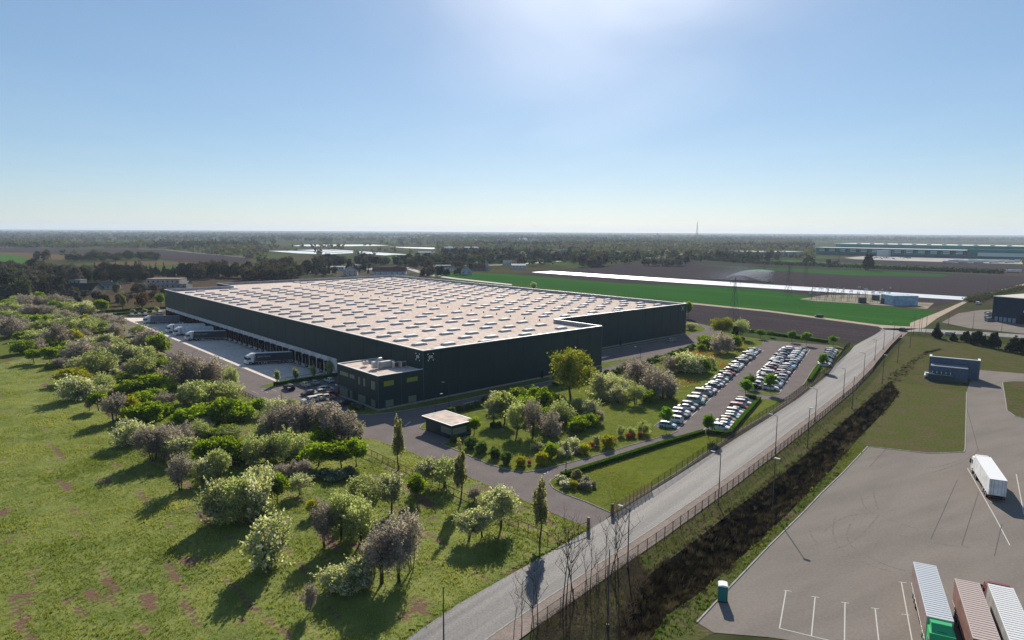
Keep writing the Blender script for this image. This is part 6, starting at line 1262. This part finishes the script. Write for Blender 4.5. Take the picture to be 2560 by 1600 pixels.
for i,(x,y,h) in enumerate([(410,790,13),(560,770,14),(600,770,14),(960,690,11),(1090,790,13),(1250,720,10),(2080,710,13)]):
    p = q('T4',x,y); t = thing('lightning_mast',f'thin tall mast at the substation and field edge, {ORD[i]} from the left','mast',(p.x,p.y,0),0,'thin masts'); MB().m(STEEL).bar((0,0,0),(0,0,h),.16,5,.05).obj('pole', t)
for i,(x,y) in enumerate([(890,820),(1015,795),(1100,828)]):
    p = q('T4',x,y); t = thing('transformer',f'bulky dark transformer in the substation, {ORD[i]} from the left','transformer',(p.x,p.y,.05),.5,'substation transformers'); MB().m(mat('transformer_grey',(.07,.09,.10),.6)).box(-2.2,2.2,-1.4,1.4,.4,3.4).box(-2.6,-2.25,-1.2,1.2,.5,3.).box(2.25,2.6,-1.2,1.2,.5,3.).obj('tank', t)
    MB().m(CHAS).box(-2.4,2.4,-1.5,1.5,0,.38).obj('base', t)
    for s_ in (-1.2,0,1.2): MB().m(COP).cyl((s_,0,4.),(0,0,1),.16,1.2,6).obj('bushing', t)
p = q('T3',1745,240); t = thing('radio_mast','tall red-white lattice radio mast on the horizon','mast',(p.x,p.y,0),0); b = MB().m(mat('mast_steel',(.22,.16,.15),.7))
for z in range(0,100,10):
    a,c = 6-5.2*z/100,6-5.2*(z+10)/100
    for s0,s1 in (((-1,-1),(1,-1)),((1,-1),(1,1)),((1,1),(-1,1)),((-1,1),(-1,-1))): b.bar((s0[0]*a,s0[1]*a,z),(s0[0]*c,s0[1]*c,z+10),.45,3).bar((s0[0]*a,s0[1]*a,z),(s1[0]*c,s1[1]*c,z+10),.3,3)
b.bar((0,0,98),(0,0,112),.4,4); b.obj('lattice', t)
p = q('T3',1372,205); t = thing('church_tower','small pointed church tower in the far town','church',(p.x,p.y,0),.3); MB().m(mat('church_brick',(.12,.10,.10),.85)).box(-5,5,-5,5,0,24).box(-16,-5.1,-9,9,0,13).obj('nave', t); MB().m(mat('church_roof',(.06,.07,.075),.7)).add([(-5.5,-5.5,24),(5.5,-5.5,24),(5.5,5.5,24),(-5.5,5.5,24),(0,0,44)],[(0,1,4),(1,2,4),(2,3,4),(3,0,4)]).obj('spire', t)
# irrigation gun: fine drops along an arc, mist drifting left
rng = np.random.default_rng(41); p = q('T3',2005,600); nd_ = 26000; f_ = rng.uniform(0,1,nd_)**.8; fall = rng.uniform(0,1,nd_)**2*np.clip(f_*1.3-.1,0,1)
rt = Vector((.80,-.6,0)); sp = np.clip(f_,.05,1)
X = f_*46*rng.uniform(.82,1.06,nd_)+rng.normal(0,.25,nd_)*sp*2; Z = .9+f_*26*(1-.62*f_)*.95; Z = Z*(1-fall)+rng.normal(0,.3,nd_)*sp; Yo = rng.normal(0,.5,nd_)*sp
P = np.stack([p.x+X*rt.x+Yo*.6, p.y+X*rt.y+Yo*.8, np.maximum(Z,.1)],1)
nm_ = 30000; mx_ = rng.gamma(2.,10,nm_); mz = np.abs(rng.normal(0,1,nm_))*np.clip(10-.08*mx_,1,9)*.75
P2_ = np.stack([p.x+24*rt.x-mx_*.8+rng.normal(0,4,nm_), p.y+24*rt.y+mx_*.45+rng.normal(0,4,nm_), mz+.2],1)
P = np.concatenate([P,P2_]); V, F = leaves(P, np.concatenate([np.full(nd_,.2),np.full(nm_,.12)]), rng)
o = link('sprinkler_spray', fast_mesh('sprinkler_spray',V,F,[mat('water_drops',(.85,.86,.87),.6)],None,rng.uniform(0,1,len(P))), kind='stuff'); o['label'] = 'white arc of water spray drifting over the ploughed field'; o['category'] = 'water spray'
t = thing('irrigation_gun','irrigation sprinkler cart throwing the water arc','sprinkler',(p.x,p.y,.03),0); MB().m(STEEL).bar((0,0,0),(0,0,1.2),.12,5).bar((0,0,1.2),(1.2,-.9,2.0),.08,5).obj('nozzle', t); MB().m(CHAS).box(-1,1,-.6,.6,.2,.6).obj('cart', t)
# ------------------------------------------------------------------ background trees
bt = random.Random(17)
def belt_trees(zone, k, poly, n, keys, s0, s1, hs=1.1):
    P = [Vector((x,y,0)) for x,y in poly]; xs = [v.x for v in P]; ys = [v.y for v in P]; c_ = 0; tr = 0
    while c_ < n and tr < n*60:
        tr += 1; x = bt.uniform(min(xs),max(xs)); y = bt.uniform(min(ys),max(ys))
        if not inpoly(np.array([x]),np.array([y]),P)[0]: continue
        p = q(k,x,y); s_ = bt.uniform(s0,s1); key = bt.choices([e[0] for e in keys],[e[1] for e in keys])[0]
        plant(key,(p.x,p.y,0),s_*(.55 if key == 'fcon' else 1),s_*hs*bt.uniform(.85,1.2)*(1.25 if key == 'fcon' else 1),zone); c_ += 1
mixd = [('fdark',4),('folive',3),('fbare',4),('fgrey',2),('fcon',1)]
belt_trees('left wood','T1',[(0,800),(0,560),(300,520),(620,560),(880,600),(860,640),(560,650),(600,760),(420,740),(200,790)],106,[('fdark',5),('fbare',3),('fgrey',4),('folive',2)],8,13)
belt_trees('left wood','T1',[(620,600),(880,560),(1380,580),(1500,600),(1300,640),(1000,640)],51,[('fdark',6),('fcon',3),('fbare',2)],7,11,1.2)
belt_trees('left conifers','T1',[(940,545),(1900,560),(1880,590),(1400,600),(960,590)],60,[('fcon',5),('fdark',4)],7,11,1.2)
belt_trees('left wood','T1',[(560,740),(880,700),(1250,720),(1560,700),(1560,820),(1300,850),(1000,860),(700,840)],34,[('fdark',3),('fbare',5),('fgrey',4),('frust',2)],3.5,6.5)
belt_trees('willow thicket','T1',[(640,410),(1000,400),(1500,400),(1500,425),(900,432),(640,430)],31,[('folive',5),('fbare',3),('fpale',2)],10,16,.8)
belt_trees('field edge trees','T1',[(340,410),(470,410),(470,430),(340,430)],4,[('fdark',2),('folive',2)],9,13)
belt_trees('house trees','T1',[(1850,560),(2380,580),(2380,600),(1880,600)],22,[('fdark',3),('fbare',3)],9,13)
belt_trees('rear thicket','T1',[(2290,600),(2419,590),(2419,625),(2300,625)],15,[('folive',2),('fbare',3)],8,12)
belt_trees('rear thicket','T2',[(0,600),(0,560),(300,560),(430,570),(380,610),(120,620)],51,[('folive',4),('fbare',4),('fpale',1)],8,12)
belt_trees('rear thicket','T2',[(60,500),(300,480),(330,520),(80,540)],18,[('frust',2),('fbare',2),('folive',2)],9,13)
belt_trees('rear thicket','T2',[(430,560),(640,540),(660,520),(450,520)],19,[('fdark',5),('fcon',2)],7,11)
belt_trees('village trees','T2',[(560,440),(940,440),(1300,450),(1600,440),(1650,520),(1250,470),(900,470),(560,500)],60,[('fdark',5),('fbare',3),('fpale',1)],8,13)
belt_trees('village trees','T2',[(1560,575),(1700,570),(1830,570),(1830,545),(1600,550)],19,[('fdark',4),('fgrey',2)],5,8)
belt_trees('village trees','T2',[(430,560),(640,500),(1100,470),(1090,560),(970,570),(800,560),(640,575)],26,[('fdark',5),('fbare',4),('fcon',2)],5,9)
belt_trees('village trees','T2',[(1100,440),(1700,450),(1950,480),(2100,540),(1900,560),(1560,500)],26,[('fdark',5),('fbare',3),('fgrey',3)],5,9)
belt_trees('orchard rows','T2',[(1490,420),(2000,430),(2380,420),(2380,450),(1990,455),(1500,455)],40,[('fgrey',4),('fbare',3),('fpale',2),('fdark',1)],9,14)
belt_trees('pine wood','T2',[(1690,400),(2419,390),(2419,350),(1700,370)],73,[('fdark',5),('fcon',5)],9,14)
belt_trees('highway trees','T3',[(0,400),(560,400),(1000,395),(1250,390),(1250,420),(600,430),(0,425)],69,[('fdark',4),('fgrey',3),('fbare',2),('fwhite',1)],8,13)
belt_trees('lime avenue','T3',[(590,392),(1000,386),(1000,391),(590,398)],16,[('fpale',1)],14,17,.9)
belt_trees('brown copse','T3',[(640,490),(860,478),(900,460),(680,470)],16,[('fbare',3),('folive',2),('fgrey',1)],10,15)
belt_trees('blossom clump','T3',[(1240,475),(1580,478),(1600,470),(1250,466)],9,[('fwhite',3),('fgrey',1)],12,16,.8)
belt_trees('blossom clump','T3',[(1560,478),(1660,478),(1660,466),(1560,466)],3,[('fgrey',1)],12,15,.85)
belt_trees('highway trees','T3',[(1250,400),(1700,410),(2300,420),(2419,430),(2419,400),(1700,380),(1250,385)],64,[('fdark',3),('fgrey',4),('fwhite',1)],8,13)
belt_trees('warehouse screen','T4',[(0,395),(110,395),(110,430),(0,430)],4,[('fgrey',1)],10,14)
p = q('T4',945,515); plant('fdark',(p.x,p.y,0),17,22,'lone field tree')
p = q('T3',1075,455); plant('fpale',(p.x,p.y,0),9,11,'lone field tree')
belt_trees('rear kerb shrubs','T3',[(190,690),(280,695),(280,688),(190,684)],1,[('w',1)],5,6)
# hedgerow by the green strip and scrub along the sandy track
rng = np.random.default_rng(51); PP = []
for a, b in ((q('T4',0,458),q('T4',1200,508)),(q('T4',1200,508),q('T4',2230,548)),(q('T3',1690,408),q('T4',0,458))):
    for _ in range(2600):
        f_ = rng.uniform(); m_ = a.lerp(b,f_); PP.append((m_.x+rng.normal(0,1.4),m_.y+rng.normal(0,1.4),abs(rng.normal(2.4,1.6))))
P = np.array(PP); V, F = leaves(P, np.full(len(P),1.5), rng); t = thing('field_hedgerow','long dark clipped hedgerow crossing the far fields','hedge',(0,0,0)); link('foliage', fast_mesh('foliage',V,F,[Lf('hedgerow_leaf',(.018,.032,.012),(.045,.065,.022),.3)],None,rng.uniform(0,1,len(P))), t)
PP = []
for a, b in ((q('T4',1900,815),q('T4',2100,760)),(q('T4',2100,760),q('T4',2419,680))):
    for _ in range(2200):
        f_ = rng.uniform(); m_ = a.lerp(b,f_); PP.append((m_.x+rng.normal(0,2.6),m_.y+rng.normal(0,2.6),abs(rng.normal(1.2,1.))))
P = np.array(PP); V, F = leaves(P, np.full(len(P),.8), rng); t = thing('trackside_scrub','low mixed scrub along the sandy track by the navy depot','scrub',(0,0,0)); link('foliage', fast_mesh('foliage',V,F,[Lf('scrub_leaf',(.03,.04,.016),(.085,.085,.05),.3)],None,rng.uniform(0,1,len(P))), t)
# the wooded plain out to the horizon: nobody could count these
rng = np.random.default_rng(61); NT = 30000
px = rng.uniform(-150,2710,NT); hzn = 579.0+(px-1280)*.0058; dy = 6.2+rng.gamma(1.6,13,NT); py = hzn+dy
d = np.array(_F)[None]+np.outer((px-1280)/FPX,np.array(_R))-np.outer((py-800)/FPX,np.array(_U)); k_ = -HC/d[:,2]; X = d[:,0]*k_; Y = d[:,1]*k_
keep = (Y > 900) & (Y < 12500)
fields = [o for o in COL.objects if o.get('kind') == 'structure' and any(s in o.name for s in ('field','strip','meadow','yard','track','film'))]
for o in fields:
    if o.name.startswith(('meadow','village_yards')): continue
    me = o.data; tri = [[me.vertices[i].co for i in pl.vertices] for pl in me.polygons]
    for tr in tri:
        if len(tr) == 3: keep &= ~inpoly(X,Y,tr)
dens = vnoise(X,Y,900,62,3)+.25*vnoise(X,Y,180,63,2); keep &= (dens > .60) | (rng.random(NT) < .13) | (Y > 6500)
a_ = _OR['T4']; keep &= ~((px > 650) & (px < 1130) & (py > 604) & (py < 660) & (rng.random(NT) > .08)); inw = (px > 2030) & (py < 655) & (py > 603); keep &= ~inw
X, Y = X[keep], Y[keep]; n_ = len(X); S = rng.uniform(.7,1.35,n_)*np.interp(Y,[900,2500,8000],[9.5,12.,17.]); typ = vnoise(X,Y,420,64,2)
NL = 13; cen = np.stack([X,Y,S*.52],1)[:,None,:]+rng.normal(size=(n_,NL,3))*np.array([.30,.30,.24])*S[:,None,None]; cen[:,:,2] = np.maximum(cen[:,:,2],.8)
cen = cen.reshape(-1,3); V, F = leaves(cen, np.repeat(S*.52,NL), rng); mi = np.repeat(np.where(typ < .42,0,np.where(typ < .58,1,np.where(rng.random(n_) < .8,2,3))),NL); 
o = link('far_woodland', fast_mesh('far_woodland',V,F,[MATS['leaf_fdark'],MATS['leaf_folive'],MATS['leaf_fbare'],MATS['leaf_fpale']],mi,rng.uniform(0,1,len(cen))), kind='stuff'); o['label'] = 'far wooded plain fading towards the horizon'; o['category'] = 'woodland'
# past about 300 background trees, the smallest in view become one mass
bgl = [e for e in PLANTS if e[0].name.startswith('background_tree')]
bgl.sort(key=lambda e: -e[0].scale.x*8/max(e[0].location.y,1)); Vc, Tc, Mc, mlist, gone = [], [], [], [], []
for o, key, zone in bgl[285:]:
    kids_ = KIDS[o.name]; cm = kids_[0].data
    co = np.empty(len(cm.vertices)*3, np.float32); cm.vertices.foreach_get('co', co); co = co.reshape(-1,3)*np.array(o.scale)
    a_ = o.rotation_euler.z; ca, sa = math.cos(a_), math.sin(a_); co = np.stack([co[:,0]*ca-co[:,1]*sa+o.location.x, co[:,0]*sa+co[:,1]*ca+o.location.y, co[:,2]],1)
    tv = np.empty(len(cm.polygons), np.float32); cm.attributes['tint'].data.foreach_get('value', tv); m_ = cm.materials[0]
    if m_ not in mlist: mlist.append(m_)
    Vc.append(co); Tc.append(tv); Mc.append(np.full(len(cm.polygons), mlist.index(m_)))
    gone += kids_+[o]; PLANTS.remove((o,key,zone))
bpy.data.batch_remove(gone)
V = np.concatenate(Vc); o = link('background_thicket', fast_mesh('background_thicket',V,np.arange(len(V)).reshape(-1,4),mlist,np.concatenate(Mc),np.concatenate(Tc)), kind='stuff'); o['label'] = 'massed small trees round the distant village and highway'; o['category'] = 'woodland'
# ------------------------------------------------------------------ labels for the plants
DESC = {'g':'bright green leafy shrub','w':'white-blossomed shrub','p':'mauve-grey twiggy shrub','o':'sage green willow-like shrub','y':'yellow-green shrub','pop':'slim upright poplar','park':'round-crowned street tree','gt':'small bright green tree','wt':'white-blossomed small tree','ot':'sage green small tree','pt':'slender mauve-grey tree','ball':'dark green rounded shrub','con':'dark pointed conifer','lin':'large olive green broadleaf tree','gold':'golden ball-shaped shrub','red':'little red-leaved shrub','wf':'low white-flowering bush','pl':'low mauve heath bush','dry':'pale ornamental grass clump','blue':'low blue-green spreading shrub','cs':'thin staked sapling','fdark':'dark background tree','folive':'olive background tree','fbare':'brown leafless background tree','fpale':'pale green background tree','fwhite':'white-blossomed background tree','frust':'rust-brown background tree','fgrey':'grey-brown background tree','fcon':'dark background conifer'}
WHERE = {'shrub belt':'in the meadow shrub belt','garden':'in the garden by the warehouse','perimeter row':'in the row beside the perimeter road','car park':'around the car park','dock strip':'on the strip at the dock end','driveway':'along the entrance fence','branch road':'along the branch road at right','far dock end':'beyond the far end of the docks','left wood':'in the wood at far left','left conifers':'in the conifer line behind the left houses','willow thicket':'in the thicket behind the left wood','field edge trees':'at the edge of the left green field','house trees':'by the left workshop','rear thicket':'in the thicket behind the warehouse','village trees':'between the village houses','orchard rows':'in the grove beyond the village','pine wood':'in the pine wood by the white hall','highway trees':'beside the far highway','lime avenue':'in the trimmed avenue by the highway','brown copse':'in the copse at the ploughed field','blossom clump':'in the blossoming clump on the ploughed field','warehouse screen':'before the blue-grey hall','lone field tree':'alone in the far fields','rear kerb shrubs':'behind the warehouse parapet'}
from collections import defaultdict
byk = defaultdict(list)
for o, key, zone in PLANTS: byk[(key,zone)].append(o)
for (key,zone), L in byk.items():
    L.sort(key=lambda o: screen(o.location)[0])
    for i, o in enumerate(L):
        o['group'] = f'{DESC[key]}s {WHERE[zone]}'
        o['label'] = f'{DESC[key]} {WHERE[zone]}' + ('' if len(L) == 1 else (f', {ORD[i]} from the left' if i < 50 else ', towards its right end'))
# ------------------------------------------------------------------ haze over the plain
hz = bpy.data.materials.new('haze_air'); hz.use_nodes = True; n = hz.node_tree.nodes; n.clear()
o_ = n.new('ShaderNodeOutputMaterial'); pv = n.new('ShaderNodeVolumePrincipled'); pv.inputs['Density'].default_value = HAZE; pv.inputs['Color'].default_value = (.66,.80,1,1); pv.inputs['Anisotropy'].default_value = .15
hz.node_tree.links.new(pv.outputs[0], o_.inputs['Volume'])
mb = MB().m(hz).box(-13000,13000,-300,13500,-3.0,118.); mb.obj('haze', kind='stuff')
